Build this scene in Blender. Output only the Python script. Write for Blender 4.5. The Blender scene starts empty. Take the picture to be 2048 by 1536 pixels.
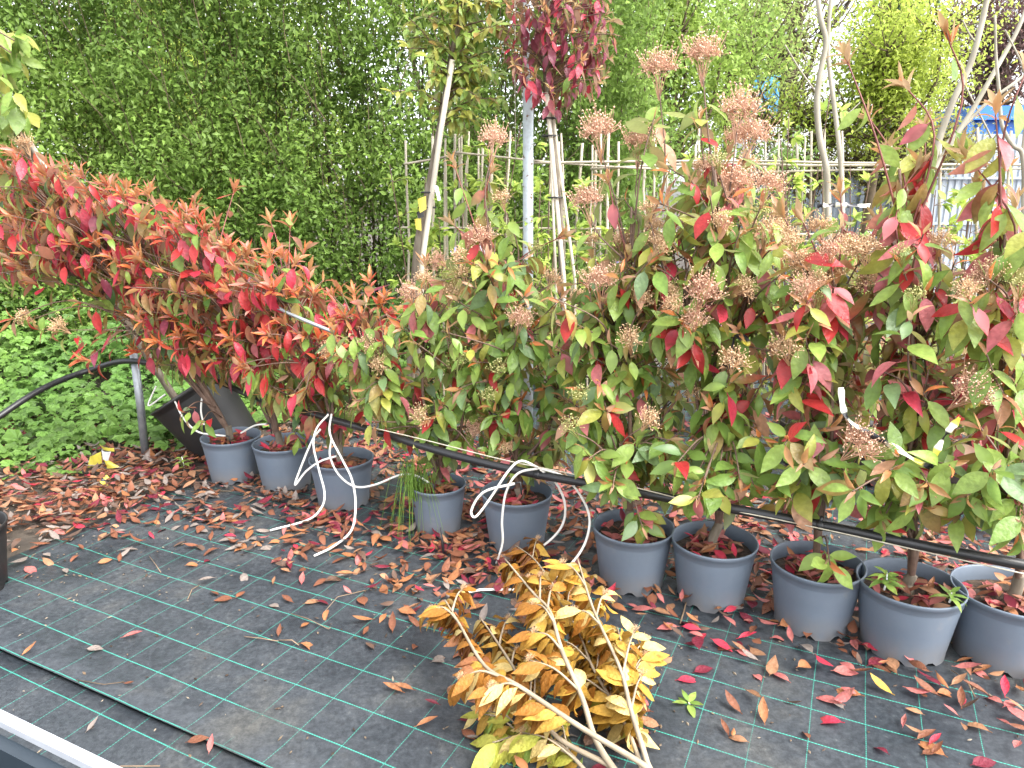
import bpy, math, random
import numpy as np
from mathutils import Matrix, Vector

# ------------------------------------------------------------------ camera, world, sun, exposure
scene = bpy.context.scene
CAM_H, PITCH, FPX = 1.4, math.radians(14.5), 1422.0
cam_data = bpy.data.cameras.new("camera")
cam_data.sensor_width = 36.0
cam_data.lens = FPX / 2048.0 * 36.0
cam_data.clip_start = 0.02
cam_data.clip_end = 600.0
cam = bpy.data.objects.new("camera", cam_data)
cam.location = (0, 0, CAM_H)
cam.rotation_euler = (math.radians(90) - PITCH, 0, 0)
scene.collection.objects.link(cam)
scene.camera = cam

SUN_EL, SUN_AZ = math.radians(52), math.radians(128)      # azimuth measured from +Y towards +X
world = bpy.data.worlds.new("World")
scene.world = world
world.use_nodes = True
wn, wl = world.node_tree.nodes, world.node_tree.links
wn.clear()
w_out = wn.new("ShaderNodeOutputWorld")
w_bg = wn.new("ShaderNodeBackground")
w_sky = wn.new("ShaderNodeTexSky")
w_sky.sky_type = 'NISHITA'
w_sky.sun_disc = False
w_sky.sun_elevation = SUN_EL
w_sky.sun_rotation = SUN_AZ
w_sky.air_density = 1.0
w_sky.dust_density = 3.0
w_sky.ozone_density = 1.0
w_hsv = wn.new("ShaderNodeHueSaturation")                 # overcast: the cloud takes the blue out of the sky
w_hsv.inputs['Saturation'].default_value = 0.22
w_bg.inputs['Strength'].default_value = 0.15
wl.new(w_sky.outputs[0], w_hsv.inputs['Color'])
wl.new(w_hsv.outputs[0], w_bg.inputs['Color'])
wl.new(w_bg.outputs[0], w_out.inputs['Surface'])

sun_data = bpy.data.lights.new("sun", 'SUN')
sun_data.energy = 0.8
sun_data.angle = math.radians(40)
sun_data.color = (1.0, 0.96, 0.9)
sun = bpy.data.objects.new("sun", sun_data)
sd = Vector((math.sin(SUN_AZ) * math.cos(SUN_EL), math.cos(SUN_AZ) * math.cos(SUN_EL), math.sin(SUN_EL)))
sun.rotation_euler = sd.to_track_quat('Z', 'Y').to_euler()
sun.location = (6, -4, 9)
scene.collection.objects.link(sun)

scene.view_settings.view_transform = 'Standard'
scene.view_settings.look = 'None'
scene.view_settings.exposure = 2.38
scene.view_settings.gamma = 1.0
scene.view_settings.use_curve_mapping = False
scene.render.engine = 'CYCLES'
scene.cycles.use_denoising = True
scene.cycles.max_bounces = 8
scene.cycles.diffuse_bounces = 4
scene.cycles.glossy_bounces = 2
scene.cycles.transmission_bounces = 4

rng = np.random.default_rng(7)
random.seed(7)
COL = scene.collection

# ------------------------------------------------------------------ helpers
cP, sP = math.cos(PITCH), math.sin(PITCH)


def ray(x, y):
    a, b = (x - 1024) / FPX, -(y - 768) / FPX
    return np.array([a, cP + b * sP, b * cP - sP])


def at_z(x, y, z=0.0):
    r = ray(x, y)
    return np.array([0, 0, CAM_H]) + r * ((z - CAM_H) / r[2])


def at_y(x, y, Y):
    r = ray(x, y)
    return np.array([0, 0, CAM_H]) + r * (Y / r[1])


def fwd(P):
    P = np.asarray(P)
    return P[..., 1] * cP - (P[..., 2] - CAM_H) * sP


def in_frame(P, m=40):
    P = np.asarray(P)
    d = P - np.array([0, 0, CAM_H])
    f = d[..., 1] * cP - d[..., 2] * sP
    u = d[..., 1] * sP + d[..., 2] * cP
    f = np.maximum(f, 1e-3)
    px, py = 1024 + FPX * d[..., 0] / f, 768 - FPX * u / f
    return (px > -m) & (px < 2048 + m) & (py > -m) & (py < 1536 + m)


def norm(v):
    v = np.asarray(v, float)
    n = np.linalg.norm(v, axis=-1, keepdims=True)
    return v / np.maximum(n, 1e-9)


def vnoise(p, s, seed=0):
    """cheap smooth noise in about -1..1 from sums of sines"""
    r = np.random.default_rng(seed)
    p = np.asarray(p, float) * s
    out = np.zeros(p.shape[:-1])
    for i in range(6):
        k = r.normal(size=p.shape[-1]) * (1.0 + 0.5 * i)
        out = out + np.sin(p @ k + r.uniform(0, 6.28)) / (1 + 0.35 * i)
    return out / 2.6


def frames(d, n):
    """rotation matrices (k,3,3): y axis along d, z axis as near n as can be"""
    d = norm(d)
    n = np.asarray(n, float)
    n = n - d * (n * d).sum(-1, keepdims=True)
    bad = np.linalg.norm(n, axis=-1) < 1e-4
    if bad.any():
        n[bad] = np.cross(d[bad], np.array([0.3, 0.8, 0.5]))
    n = norm(n)
    x = np.cross(d, n)
    return np.stack([x, d, n], axis=-1)


class MB:
    """collects pieces and links them as ONE mesh object"""

    def __init__(self):
        self.v, self.l, self.t, self.c, self.n = [], [], [], [], 0

    def add(self, v, faces, col=(1, 1, 1)):
        v = np.asarray(v, float).reshape(-1, 3)
        if not len(v):
            return
        lv = np.fromiter((i for f in faces for i in f), dtype=np.int64)
        self.raw(v, lv, np.array([len(f) for f in faces], np.int64), col)

    def raw(self, v, lv, lt, col):
        c = np.empty((len(v), 3))
        c[:] = col
        self.v.append(v)
        self.l.append(lv + self.n)
        self.t.append(lt)
        self.c.append(c)
        self.n += len(v)

    def inst(self, tpl, R, T, S, cols):
        """many copies of a template (verts, faces, shade)"""
        tv, tf, ts = tpl
        k, n = len(T), len(tv)
        if k == 0:
            return
        S = np.broadcast_to(np.asarray(S, float), (k,))
        v = np.einsum('kij,nj->kni', R, tv) * S[:, None, None] + np.asarray(T)[:, None, :]
        lv0 = np.fromiter((i for f in tf for i in f), dtype=np.int64)
        lt0 = np.array([len(f) for f in tf], np.int64)
        lv = (lv0[None, :] + (np.arange(k) * n)[:, None]).ravel()
        cols = np.asarray(cols, float)
        c = cols[:, None, :] * np.asarray(ts)[None, :, None]
        self.raw(v.reshape(-1, 3), lv, np.tile(lt0, k), c.reshape(-1, 3))

    def tube(self, pts, r, sides=6, col=(1, 1, 1), cap=True):
        pts = np.asarray(pts, float)
        m = len(pts)
        r = np.broadcast_to(np.asarray(r, float), (m,))
        t = np.gradient(pts, axis=0)
        t = norm(t)
        up = np.array([0, 0, 1.0]) if abs(t[0][2]) < 0.9 else np.array([1.0, 0, 0])
        a = norm(np.cross(t[0], up))
        ring, ang = [], np.arange(sides) * 2 * math.pi / sides
        for i in range(m):
            a = norm(a - t[i] * (a @ t[i]))
            b = np.cross(t[i], a)
            ring.append(pts[i] + r[i] * (np.cos(ang)[:, None] * a + np.sin(ang)[:, None] * b))
        v = np.concatenate(ring)
        f = []
        for i in range(m - 1):
            for j in range(sides):
                k = (j + 1) % sides
                f.append((i * sides + j, i * sides + k, (i + 1) * sides + k, (i + 1) * sides + j))
        if cap:
            f.append(tuple(range(sides - 1, -1, -1)))
            f.append(tuple((m - 1) * sides + j for j in range(sides)))
        self.add(v, f, col)

    def box(self, lo, hi, col=(1, 1, 1), R=None, T=None):
        lo, hi = np.array(lo, float), np.array(hi, float)
        v = np.array([[(lo, hi)[i][0], (lo, hi)[j][1], (lo, hi)[k][2]] for i in (0, 1) for j in (0, 1) for k in (0, 1)])
        if R is not None:
            v = v @ np.asarray(R).T
        if T is not None:
            v = v + np.asarray(T)
        self.add(v, [(0, 1, 3, 2), (4, 6, 7, 5), (0, 4, 5, 1), (2, 3, 7, 6), (0, 2, 6, 4), (1, 5, 7, 3)], col)

    def lathe(self, prof, sides=40, col=(1, 1, 1), T=(0, 0, 0)):
        ang = np.arange(sides) * 2 * math.pi / sides
        v = np.concatenate([np.stack([r * np.cos(ang), r * np.sin(ang), np.full(sides, z)], 1) for r, z in prof]) + np.asarray(T)
        f = [(i * sides + j, i * sides + (j + 1) % sides, (i + 1) * sides + (j + 1) % sides, (i + 1) * sides + j)
             for i in range(len(prof) - 1) for j in range(sides)]
        self.add(v, f, col)

    def mesh(self, name, mat, smooth=True, origin=(0, 0, 0)):
        v = np.concatenate(self.v) - np.asarray(origin)
        lv = np.concatenate(self.l)
        lt = np.concatenate(self.t)
        c = np.concatenate(self.c)
        me = bpy.data.meshes.new(name)
        me.vertices.add(len(v))
        me.vertices.foreach_set("co", v.astype(np.float32).ravel())
        me.loops.add(len(lv))
        me.loops.foreach_set("vertex_index", lv.astype(np.int32))
        me.polygons.add(len(lt))
        me.polygons.foreach_set("loop_start", np.concatenate([[0], np.cumsum(lt)[:-1]]).astype(np.int32))
        me.polygons.foreach_set("use_smooth", np.full(len(lt), smooth))
        ca = me.color_attributes.new("Col", 'FLOAT_COLOR', 'POINT')
        ca.data.foreach_set("color", np.concatenate([c, np.ones((len(c), 1))], 1).astype(np.float32).ravel())
        me.update(calc_edges=True)
        me.materials.append(mat)
        return me

    def build(self, name, mat, parent=None, smooth=True, kind=None, label=None):
        org = np.array(parent.location) if parent is not None and parent.type == 'EMPTY' else np.zeros(3)
        if parent is not None and parent.type != 'EMPTY' and parent.parent is not None:
            org = np.array(parent.parent.location)
        o = bpy.data.objects.new(name, self.mesh(name, mat, smooth, org))
        COL.objects.link(o)
        if parent is not None:
            o.parent = parent
        if kind:
            o['kind'] = kind
        if label:
            o['label'] = label
        return o


def thing(name, loc, label, cat, group=None):
    o = bpy.data.objects.new(name, None)
    o.empty_display_size = 0.1
    o.location = tuple(float(x) for x in loc)
    COL.objects.link(o)
    o['label'], o['category'] = label, cat
    if group:
        o['group'] = group
    return o


def tag(o, label=None, cat=None, group=None, kind=None):
    for k, val in (('label', label), ('category', cat), ('group', group), ('kind', kind)):
        if val:
            o[k] = val
    return o


def mat4(R, T, s):
    M = np.eye(4)
    M[:3, :3] = R * s
    M[:3, 3] = T
    return Matrix(M.tolist())


def put(name, me, R, T, s, parent=None, label=None, on=None):
    o = bpy.data.objects.new(name, me)
    COL.objects.link(o)
    if parent is not None:
        o.parent = on or parent
        T = np.asarray(T) - np.array(parent.location)
    o.matrix_basis = mat4(R, T, s)
    if label:
        o['label'] = label
    return o


def smooth_line(pts, n=24):
    """Catmull-Rom through the points"""
    p = np.asarray(pts, float)
    p = np.vstack([2 * p[0] - p[1], p, 2 * p[-1] - p[-2]])
    out, seg = [], len(p) - 3
    per = max(2, n // seg)
    for i in range(seg):
        a, b, c, d = p[i:i + 4]
        for t in np.linspace(0, 1, per, endpoint=False):
            out.append(0.5 * (2 * b + (c - a) * t + (2 * a - 5 * b + 4 * c - d) * t * t + (3 * b - a - 3 * c + d) * t ** 3))
    out.append(p[-2])
    return np.array(out)


# ------------------------------------------------------------------ materials
def new_mat(name):
    m = bpy.data.materials.new(name)
    m.use_nodes = True
    nt = m.node_tree
    b = nt.nodes.get("Principled BSDF")
    return m, nt, nt.nodes, nt.links, b


def ramp(nodes, stops):
    r = nodes.new("ShaderNodeValToRGB")
    e = r.color_ramp.elements
    e[0].position, e[0].color = stops[0][0], (*stops[0][1], 1)
    e[1].position, e[1].color = stops[-1][0], (*stops[-1][1], 1)
    for pos, c in stops[1:-1]:
        x = e.new(pos)
        x.color = (*c, 1)
    return r


def plain(name, c1, c2=None, rough=0.5, scale=8.0, metal=0.0, bump=0.0, stretch=None, detail=6, pos=(0.35, 0.65), spec=0.5):
    m, nt, N, L, b = new_mat(name)
    b.inputs['Roughness'].default_value = rough
    b.inputs['Metallic'].default_value = metal
    b.inputs['Specular IOR Level'].default_value = spec
    if c2 is None:
        c2 = tuple(x * 0.85 for x in c1)
    tc = N.new("ShaderNodeTexCoord")
    nz = N.new("ShaderNodeTexNoise")
    nz.inputs['Scale'].default_value = scale
    nz.inputs['Detail'].default_value = detail
    if stretch:
        mp = N.new("ShaderNodeMapping")
        mp.inputs['Scale'].default_value = stretch
        L.new(tc.outputs['Object'], mp.inputs[0])
        L.new(mp.outputs[0], nz.inputs['Vector'])
    else:
        L.new(tc.outputs['Object'], nz.inputs['Vector'])
    r = ramp(N, [(pos[0], c1), (pos[1], c2)])
    L.new(nz.outputs['Fac'], r.inputs[0])
    L.new(r.outputs[0], b.inputs['Base Color'])
    if bump:
        bp = N.new("ShaderNodeBump")
        bp.inputs['Strength'].default_value = bump
        bp.inputs['Distance'].default_value = 0.01
        L.new(nz.outputs['Fac'], bp.inputs['Height'])
        L.new(bp.outputs[0], b.inputs['Normal'])
    return m


def leaf_mat(name, rough=0.4, trans=0.3, spec=0.5, back=None, vein=0.0):
    """pigment from the mesh's own colour attribute; paler underside; some light passes through"""
    m, nt, N, L, b = new_mat(name)
    out = [n for n in N if n.type == 'OUTPUT_MATERIAL'][0]
    at = N.new("ShaderNodeAttribute")
    at.attribute_name = "Col"
    col = at.outputs['Color']
    nz = N.new("ShaderNodeTexNoise")
    tc = N.new("ShaderNodeTexCoord")
    nz.inputs['Scale'].default_value = 9.0 if vein else 40.0
    nz.inputs['Detail'].default_value = 4
    L.new(tc.outputs['Object'], nz.inputs['Vector'])
    mr = N.new("ShaderNodeMapRange")
    mr.inputs['From Min'].default_value, mr.inputs['From Max'].default_value = 0.3, 0.7
    mr.inputs['To Min'].default_value, mr.inputs['To Max'].default_value = 0.86, 1.12
    L.new(nz.outputs['Fac'], mr.inputs['Value'])
    mx = N.new("ShaderNodeMix")
    mx.data_type = 'RGBA'
    mx.blend_type = 'MULTIPLY'
    mx.inputs[0].default_value = 1.0
    L.new(col, mx.inputs[6])
    L.new(mr.outputs[0], mx.inputs[7])
    col = mx.outputs[2]
    if back:
        ge = N.new("ShaderNodeNewGeometry")
        mb = N.new("ShaderNodeMix")
        mb.data_type = 'RGBA'
        mb.inputs[7].default_value = (*back, 1)
        fac = N.new("ShaderNodeMath")
        fac.operation = 'MULTIPLY'
        fac.inputs[1].default_value = 0.5
        L.new(ge.outputs['Backfacing'], fac.inputs[0])
        L.new(fac.outputs[0], mb.inputs[0])
        L.new(col, mb.inputs[6])
        col = mb.outputs[2]
    L.new(col, b.inputs['Base Color'])
    b.inputs['Roughness'].default_value = rough
    b.inputs['Specular IOR Level'].default_value = spec
    if vein:
        bp = N.new("ShaderNodeBump")
        bp.inputs['Strength'].default_value = vein
        bp.inputs['Distance'].default_value = 0.02
        L.new(nz.outputs['Fac'], bp.inputs['Height'])
        L.new(bp.outputs[0], b.inputs['Normal'])
    tr = N.new("ShaderNodeBsdfTranslucent")
    g = N.new("ShaderNodeGamma")
    g.inputs['Gamma'].default_value = 0.85
    L.new(col, g.inputs['Color'])
    L.new(g.outputs[0], tr.inputs['Color'])
    ms = N.new("ShaderNodeMixShader")
    ms.inputs[0].default_value = trans
    L.new(b.outputs[0], ms.inputs[1])
    L.new(tr.outputs[0], ms.inputs[2])
    L.new(ms.outputs[0], out.inputs['Surface'])
    return m


M = {}
M['leaf'] = leaf_mat("glossy_leaf", 0.36, 0.47, 0.55, back=(0.34, 0.30, 0.14), vein=0.25)
M['dry_leaf'] = leaf_mat("dry_leaf", 0.55, 0.22, 0.35, vein=0.35)
M['far_leaf'] = leaf_mat("small_leaf", 0.5, 0.48, 0.35)
M['weed_leaf'] = leaf_mat("weed_leaf", 0.5, 0.35, 0.4)
M['flower'] = leaf_mat("flower_bud", 0.6, 0.15, 0.3)
M['bark'] = plain("grey_brown_bark", (0.10, 0.075, 0.05), (0.20, 0.17, 0.13), 0.85, 30, bump=0.5, stretch=(1, 1, 0.3))
M['twig'] = plain("brown_twig", (0.09, 0.05, 0.035), (0.16, 0.10, 0.07), 0.7, 25)
M['red_twig'] = plain("red_twig", (0.12, 0.025, 0.025), (0.2, 0.06, 0.04), 0.5, 25)
M['pale_bark'] = plain("pale_bark", (0.42, 0.39, 0.31), (0.25, 0.225, 0.17), 0.8, 14, bump=0.25, stretch=(1, 1, 0.35))
M['hedge_bark'] = plain("hedge_bark", (0.08, 0.058, 0.034), (0.14, 0.10, 0.06), 0.9, 12)
M['cut_stem'] = plain("cut_wood", (0.36, 0.29, 0.20), (0.24, 0.19, 0.13), 0.75, 14)
M['cane'] = plain("bamboo_cane", (0.50, 0.44, 0.34), (0.30, 0.26, 0.2), 0.6, 9, stretch=(1, 1, 0.2))
M['stake'] = plain("planed_stake", (0.52, 0.47, 0.38), (0.36, 0.32, 0.26), 0.7, 8, stretch=(1, 1, 0.15))
M['soil'] = plain("potting_soil", (0.035, 0.024, 0.017), (0.09, 0.06, 0.04), 0.95, 60, bump=0.8)
M['black_plastic'] = plain("black_plastic", (0.012, 0.012, 0.013), (0.02, 0.02, 0.022), 0.38, 6)
M['tub_plastic'] = plain("dusty_black_plastic", (0.009, 0.009, 0.010), (0.020, 0.019, 0.018), 0.55, 5)
M['old_pot'] = plain("brown_black_plastic", (0.05, 0.042, 0.038), (0.085, 0.07, 0.062), 0.6, 5)
M['white_tube'] = plain("white_tube", (0.80, 0.79, 0.75), (0.68, 0.66, 0.6), 0.4, 18)
M['galv'] = plain("galvanised_steel", (0.36, 0.38, 0.40), (0.24, 0.26, 0.28), 0.45, 22, metal=0.65)
M['twine'] = plain("pale_twine", (0.55, 0.5, 0.4), (0.4, 0.36, 0.28), 0.9, 60)
M['label_white'] = plain("white_label", (0.72, 0.74, 0.76), (0.58, 0.62, 0.68), 0.45, 20)
M['label_yellow'] = plain("yellow_label", (0.50, 0.43, 0.06), (0.4, 0.34, 0.05), 0.45, 9)
M['label_blue'] = plain("blue_label", (0.12, 0.2, 0.55), (0.5, 0.45, 0.7), 0.4, 40)
M['blue_paint'] = plain("blue_paint", (0.02, 0.14, 0.50), (0.025, 0.17, 0.56), 0.45, 3)
M['blue_net'] = plain("blue_sheet", (0.04, 0.3, 0.65), (0.10, 0.42, 0.75), 0.6, 4)
M['white_sheet'] = plain("white_sheet_metal", (0.40, 0.44, 0.50), (0.32, 0.36, 0.42), 0.5, 2)
M['grey_sheet'] = plain("grey_sheet", (0.22, 0.26, 0.31), (0.15, 0.18, 0.22), 0.6, 2)
M['alu'] = plain("brushed_aluminium", (0.52, 0.54, 0.58), (0.44, 0.46, 0.5), 0.35, 12, metal=0.25, stretch=(0.2, 4, 4))
M['dark_panel'] = plain("dark_blue_panel", (0.012, 0.02, 0.028), (0.025, 0.035, 0.045), 0.3, 3)


def pot_material():
    m, nt, N, L, b = new_mat("grey_pot_plastic")
    tc = N.new("ShaderNodeTexCoord")
    nz = N.new("ShaderNodeTexNoise")
    nz.inputs['Scale'].default_value = 7
    nz.inputs['Detail'].default_value = 8
    nz.inputs['Roughness'].default_value = 0.7
    oi = N.new("ShaderNodeObjectInfo")
    ad = N.new("ShaderNodeVectorMath")
    ad.operation = 'ADD'
    L.new(tc.outputs['Object'], ad.inputs[0])
    sc_ = N.new("ShaderNodeVectorMath")
    sc_.operation = 'SCALE'
    sc_.inputs['Scale'].default_value = 13.0
    cb = N.new("ShaderNodeCombineXYZ")
    L.new(oi.outputs['Random'], cb.inputs[0])
    L.new(oi.outputs['Random'], cb.inputs[1])
    L.new(cb.outputs[0], sc_.inputs[0])
    L.new(sc_.outputs[0], ad.inputs[1])
    L.new(ad.outputs[0], nz.inputs['Vector'])
    r = ramp(N, [(0.35, (0.115, 0.146, 0.188)), (0.62, (0.132, 0.162, 0.202)), (0.78, (0.19, 0.20, 0.205))])
    L.new(nz.outputs['Fac'], r.inputs[0])
    # splashed mud near the foot and a few pale scuffs
    sx = N.new("ShaderNodeSeparateXYZ")
    L.new(tc.outputs['Object'], sx.inputs[0])
    mr = N.new("ShaderNodeMapRange")
    mr.inputs['From Min'].default_value, mr.inputs['From Max'].default_value = 0.10, 0.0
    L.new(sx.outputs['Z'], mr.inputs['Value'])
    n2 = N.new("ShaderNodeTexNoise")
    n2.inputs['Scale'].default_value = 22
    n2.inputs['Detail'].default_value = 6
    L.new(ad.outputs[0], n2.inputs['Vector'])
    mu = N.new("ShaderNodeMath")
    mu.operation = 'MULTIPLY'
    L.new(mr.outputs[0], mu.inputs[0])
    L.new(n2.outputs['Fac'], mu.inputs[1])
    mx = N.new("ShaderNodeMix")
    mx.data_type = 'RGBA'
    mx.inputs[7].default_value = (0.17, 0.14, 0.11, 1)
    L.new(mu.outputs[0], mx.inputs[0])
    L.new(r.outputs[0], mx.inputs[6])
    L.new(mx.outputs[2], b.inputs['Base Color'])
    b.inputs['Roughness'].default_value = 0.5
    return m


M['pot'] = pot_material()

GRID_ROT, GRID = math.radians(-25.8), 0.1385


def fabric_material(v_off, seed):
    """black woven ground cover, green marker threads every 14 cm, dust and algae"""
    m, nt, N, L, b = new_mat("woven_ground_fabric")

    def math_(op, a, c=None):
        n = N.new("ShaderNodeMath")
        n.operation = op
        for i, x in enumerate((a, c)):
            if x is None:
                continue
            if isinstance(x, (int, float)):
                n.inputs[i].default_value = x
            else:
                L.new(x, n.inputs[i])
        return n.outputs[0]

    tc = N.new("ShaderNodeTexCoord")
    mp = N.new("ShaderNodeMapping")
    mp.vector_type = 'TEXTURE'
    mp.inputs['Rotation'].default_value = (0, 0, GRID_ROT)
    L.new(tc.outputs['Object'], mp.inputs[0])
    wob = N.new("ShaderNodeTexNoise")
    wob.inputs['Scale'].default_value = 1.3
    L.new(tc.outputs['Object'], wob.inputs['Vector'])
    sp = N.new("ShaderNodeSeparateXYZ")
    L.new(mp.outputs[0], sp.inputs[0])
    w = math_('MULTIPLY', math_('SUBTRACT', wob.outputs['Fac'], 0.5), 0.02)
    u = math_('ADD', sp.outputs['X'], w)
    v = math_('ADD', sp.outputs['Y'], w)

    def lines(x, off, width):
        f = math_('FRACT', math_('ADD', math_('DIVIDE', math_('SUBTRACT', x, off), GRID), 100.5))
        d = math_('MULTIPLY', math_('ABSOLUTE', math_('SUBTRACT', f, 0.5)), GRID)
        return math_('LESS_THAN', d, width)

    def dots(x, period, duty):
        return math_('LESS_THAN', math_('FRACT', math_('DIVIDE', math_('ADD', x, 100.0), period)), duty)

    la = math_('MULTIPLY', lines(v, v_off, 0.0017), math_('ADD', math_('MULTIPLY', dots(u, 0.008, 0.6), 0.45), 0.5))
    lb = math_('MULTIPLY', lines(u, 0.016, 0.0012), math_('ADD', math_('MULTIPLY', dots(v, 0.008, 0.5), 0.4), 0.3))
    grn = math_('MAXIMUM', la, lb)
    big = N.new("ShaderNodeTexNoise")
    big.inputs['Scale'].default_value = 2.2
    big.inputs['Detail'].default_value = 9
    big.inputs['Roughness'].default_value = 0.62
    L.new(tc.outputs['Object'], big.inputs['Vector'])
    base = ramp(N, [(0.30, (0.026, 0.033, 0.042)), (0.52, (0.041, 0.049, 0.060)), (0.66, (0.066, 0.069, 0.069)), (0.82, (0.12, 0.108, 0.088))])
    L.new(big.outputs['Fac'], base.inputs[0])
    fine = N.new("ShaderNodeTexNoise")
    fine.inputs['Scale'].default_value = 60
    fine.inputs['Detail'].default_value = 8
    fine.inputs['Roughness'].default_value = 0.75
    L.new(tc.outputs['Object'], fine.inputs['Vector'])
    fr = ramp(N, [(0.40, (0.55, 0.55, 0.55)), (0.62, (1.25, 1.22, 1.15)), (0.72, (2.6, 2.35, 1.9))])
    L.new(fine.outputs['Fac'], fr.inputs[0])
    mx = N.new("ShaderNodeMix")
    mx.data_type = 'RGBA'
    mx.blend_type = 'MULTIPLY'
    mx.inputs[0].default_value = 1
    L.new(base.outputs[0], mx.inputs[6])
    L.new(fr.outputs[0], mx.inputs[7])
    # the threads are hidden where dirt lies thick
    cover = N.new("ShaderNodeMapRange")
    cover.inputs['From Min'].default_value, cover.inputs['From Max'].default_value = 0.66, 0.52
    L.new(big.outputs['Fac'], cover.inputs['Value'])
    fac = math_('MULTIPLY', grn, cover.outputs[0])
    m2 = N.new("ShaderNodeMix")
    m2.data_type = 'RGBA'
    L.new(fac, m2.inputs[0])
    L.new(mx.outputs[2], m2.inputs[6])
    m2.inputs[7].default_value = (0.045, 0.34, 0.26, 1)
    L.new(m2.outputs[2], b.inputs['Base Color'])
    rr = N.new("ShaderNodeMapRange")
    rr.inputs['To Min'].default_value, rr.inputs['To Max'].default_value = 0.36, 0.75
    rr.inputs['From Min'].default_value, rr.inputs['From Max'].default_value = 0.4, 0.62
    L.new(big.outputs['Fac'], rr.inputs['Value'])
    L.new(rr.outputs[0], b.inputs['Roughness'])
    wv = N.new("ShaderNodeTexWave")
    wv.inputs['Scale'].default_value = 160
    wv.inputs['Distortion'].default_value = 1.5
    L.new(mp.outputs[0], wv.inputs['Vector'])
    bp = N.new("ShaderNodeBump")
    bp.inputs['Strength'].default_value = 0.35
    bp.inputs['Distance'].default_value = 0.002
    hs = math_('ADD', wv.outputs['Fac'], math_('MULTIPLY', fine.outputs['Fac'], 2.0))
    L.new(hs, bp.inputs['Height'])
    L.new(bp.outputs[0], b.inputs['Normal'])
    return m


def ground_material():
    m, nt, N, L, b = new_mat("trodden_soil")
    tc = N.new("ShaderNodeTexCoord")
    n1 = N.new("ShaderNodeTexNoise")
    n1.inputs['Scale'].default_value = 5
    n1.inputs['Detail'].default_value = 12
    n1.inputs['Roughness'].default_value = 0.7
    L.new(tc.outputs['Object'], n1.inputs['Vector'])
    r = ramp(N, [(0.3, (0.028, 0.022, 0.017)), (0.5, (0.06, 0.048, 0.036)), (0.72, (0.14, 0.115, 0.09))])
    L.new(n1.outputs['Fac'], r.inputs[0])
    L.new(r.outputs[0], b.inputs['Base Color'])
    b.inputs['Roughness'].default_value = 0.95
    bp = N.new("ShaderNodeBump")
    bp.inputs['Strength'].default_value = 0.9
    bp.inputs['Distance'].default_value = 0.02
    L.new(n1.outputs['Fac'], bp.inputs['Height'])
    L.new(bp.outputs[0], b.inputs['Normal'])
    return m


def ribbon_material():
    m, nt, N, L, b = new_mat("barrier_ribbon")
    at = N.new("ShaderNodeAttribute")
    at.attribute_name = "Col"
    L.new(at.outputs['Color'], b.inputs['Base Color'])
    b.inputs['Roughness'].default_value = 0.35
    return m


M['ribbon'] = ribbon_material()


def pole_material():
    m, nt, N, L, b = new_mat("flaking_pole_paint")
    tc = N.new("ShaderNodeTexCoord")
    n1 = N.new("ShaderNodeTexNoise")
    n1.inputs['Scale'].default_value = 28
    n1.inputs['Detail'].default_value = 5
    L.new(tc.outputs['Object'], n1.inputs['Vector'])
    r = ramp(N, [(0.45, (0.47, 0.53, 0.56)), (0.62, (0.40, 0.44, 0.46)), (0.66, (0.16, 0.09, 0.05))])
    L.new(n1.outputs['Fac'], r.inputs[0])
    L.new(r.outputs[0], b.inputs['Base Color'])
    b.inputs['Roughness'].default_value = 0.55
    return m


M['pole'] = pole_material()

# ------------------------------------------------------------------ setting: ground, fabric
gmb = MB()
gx = np.concatenate([np.linspace(-200, -12, 8), np.linspace(-10, 10, 41), np.linspace(12, 200, 8)])
gy = np.concatenate([np.linspace(-120, -3, 6), np.linspace(-2, 14, 41), np.linspace(16, 300, 10)])
GX, GY = np.meshgrid(gx, gy)
gv = np.stack([GX.ravel(), GY.ravel(), np.full(GX.size, -0.014)], 1)
near = (np.abs(gv[:, 0]) < 10) & (np.abs(gv[:, 1] - 6) < 8)
gv[:, 2] -= np.where(near, 0.006 * (1 + vnoise(gv[:, :2], 2.0, 3)), 0.0)
w_, h_ = len(gx), len(gy)
gmb.add(gv, [(j * w_ + i, j * w_ + i + 1, (j + 1) * w_ + i + 1, (j + 1) * w_ + i) for j in range(h_ - 1) for i in range(w_ - 1)])
tag(gmb.build("ground", ground_material()), kind='structure')

GA = np.array([math.cos(GRID_ROT), math.sin(GRID_ROT)])
GB = np.array([-math.sin(GRID_ROT), math.cos(GRID_ROT)])


def fabric_sheet(name, u0, u1, v0, v1, z, mat, seed, lip=0.0):
    nu, nv = int((u1 - u0) / 0.08), int((v1 - v0) / 0.08)
    U, V = np.meshgrid(np.linspace(u0, u1, nu), np.linspace(v0, v1, nv))
    P = U.ravel()[:, None] * GA + V.ravel()[:, None] * GB
    zz = z + 0.0022 * vnoise(P, 4.0, seed) + 0.0012 * vnoise(P, 13.0, seed + 1)
    zz = zz + lip * np.exp(-((V.ravel() - v0) / 0.035) ** 2) * (0.7 + 0.3 * vnoise(P, 3.0, seed + 4))
    b = MB()
    b.add(np.column_stack([P, zz]), [(j * nu + i, j * nu + i + 1, (j + 1) * nu + i + 1, (j + 1) * nu + i)
                                     for j in range(nv - 1) for i in range(nu - 1)])
    o = b.build(name, mat)
    sm = o.modifiers.new("thickness", 'SOLIDIFY')
    sm.thickness = 0.0012
    tag(o, kind='structure')
    return o


fabric_sheet("fabric_ground", -2.95, 6.0, 1.078, 6.0, 0.0075, fabric_material(1.360, 1), 11, lip=0.006)
fabric_sheet("fabric_ground", -3.4, 6.0, -3.2, 1.10, -0.0005, fabric_material(1.030, 2), 21)

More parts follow.
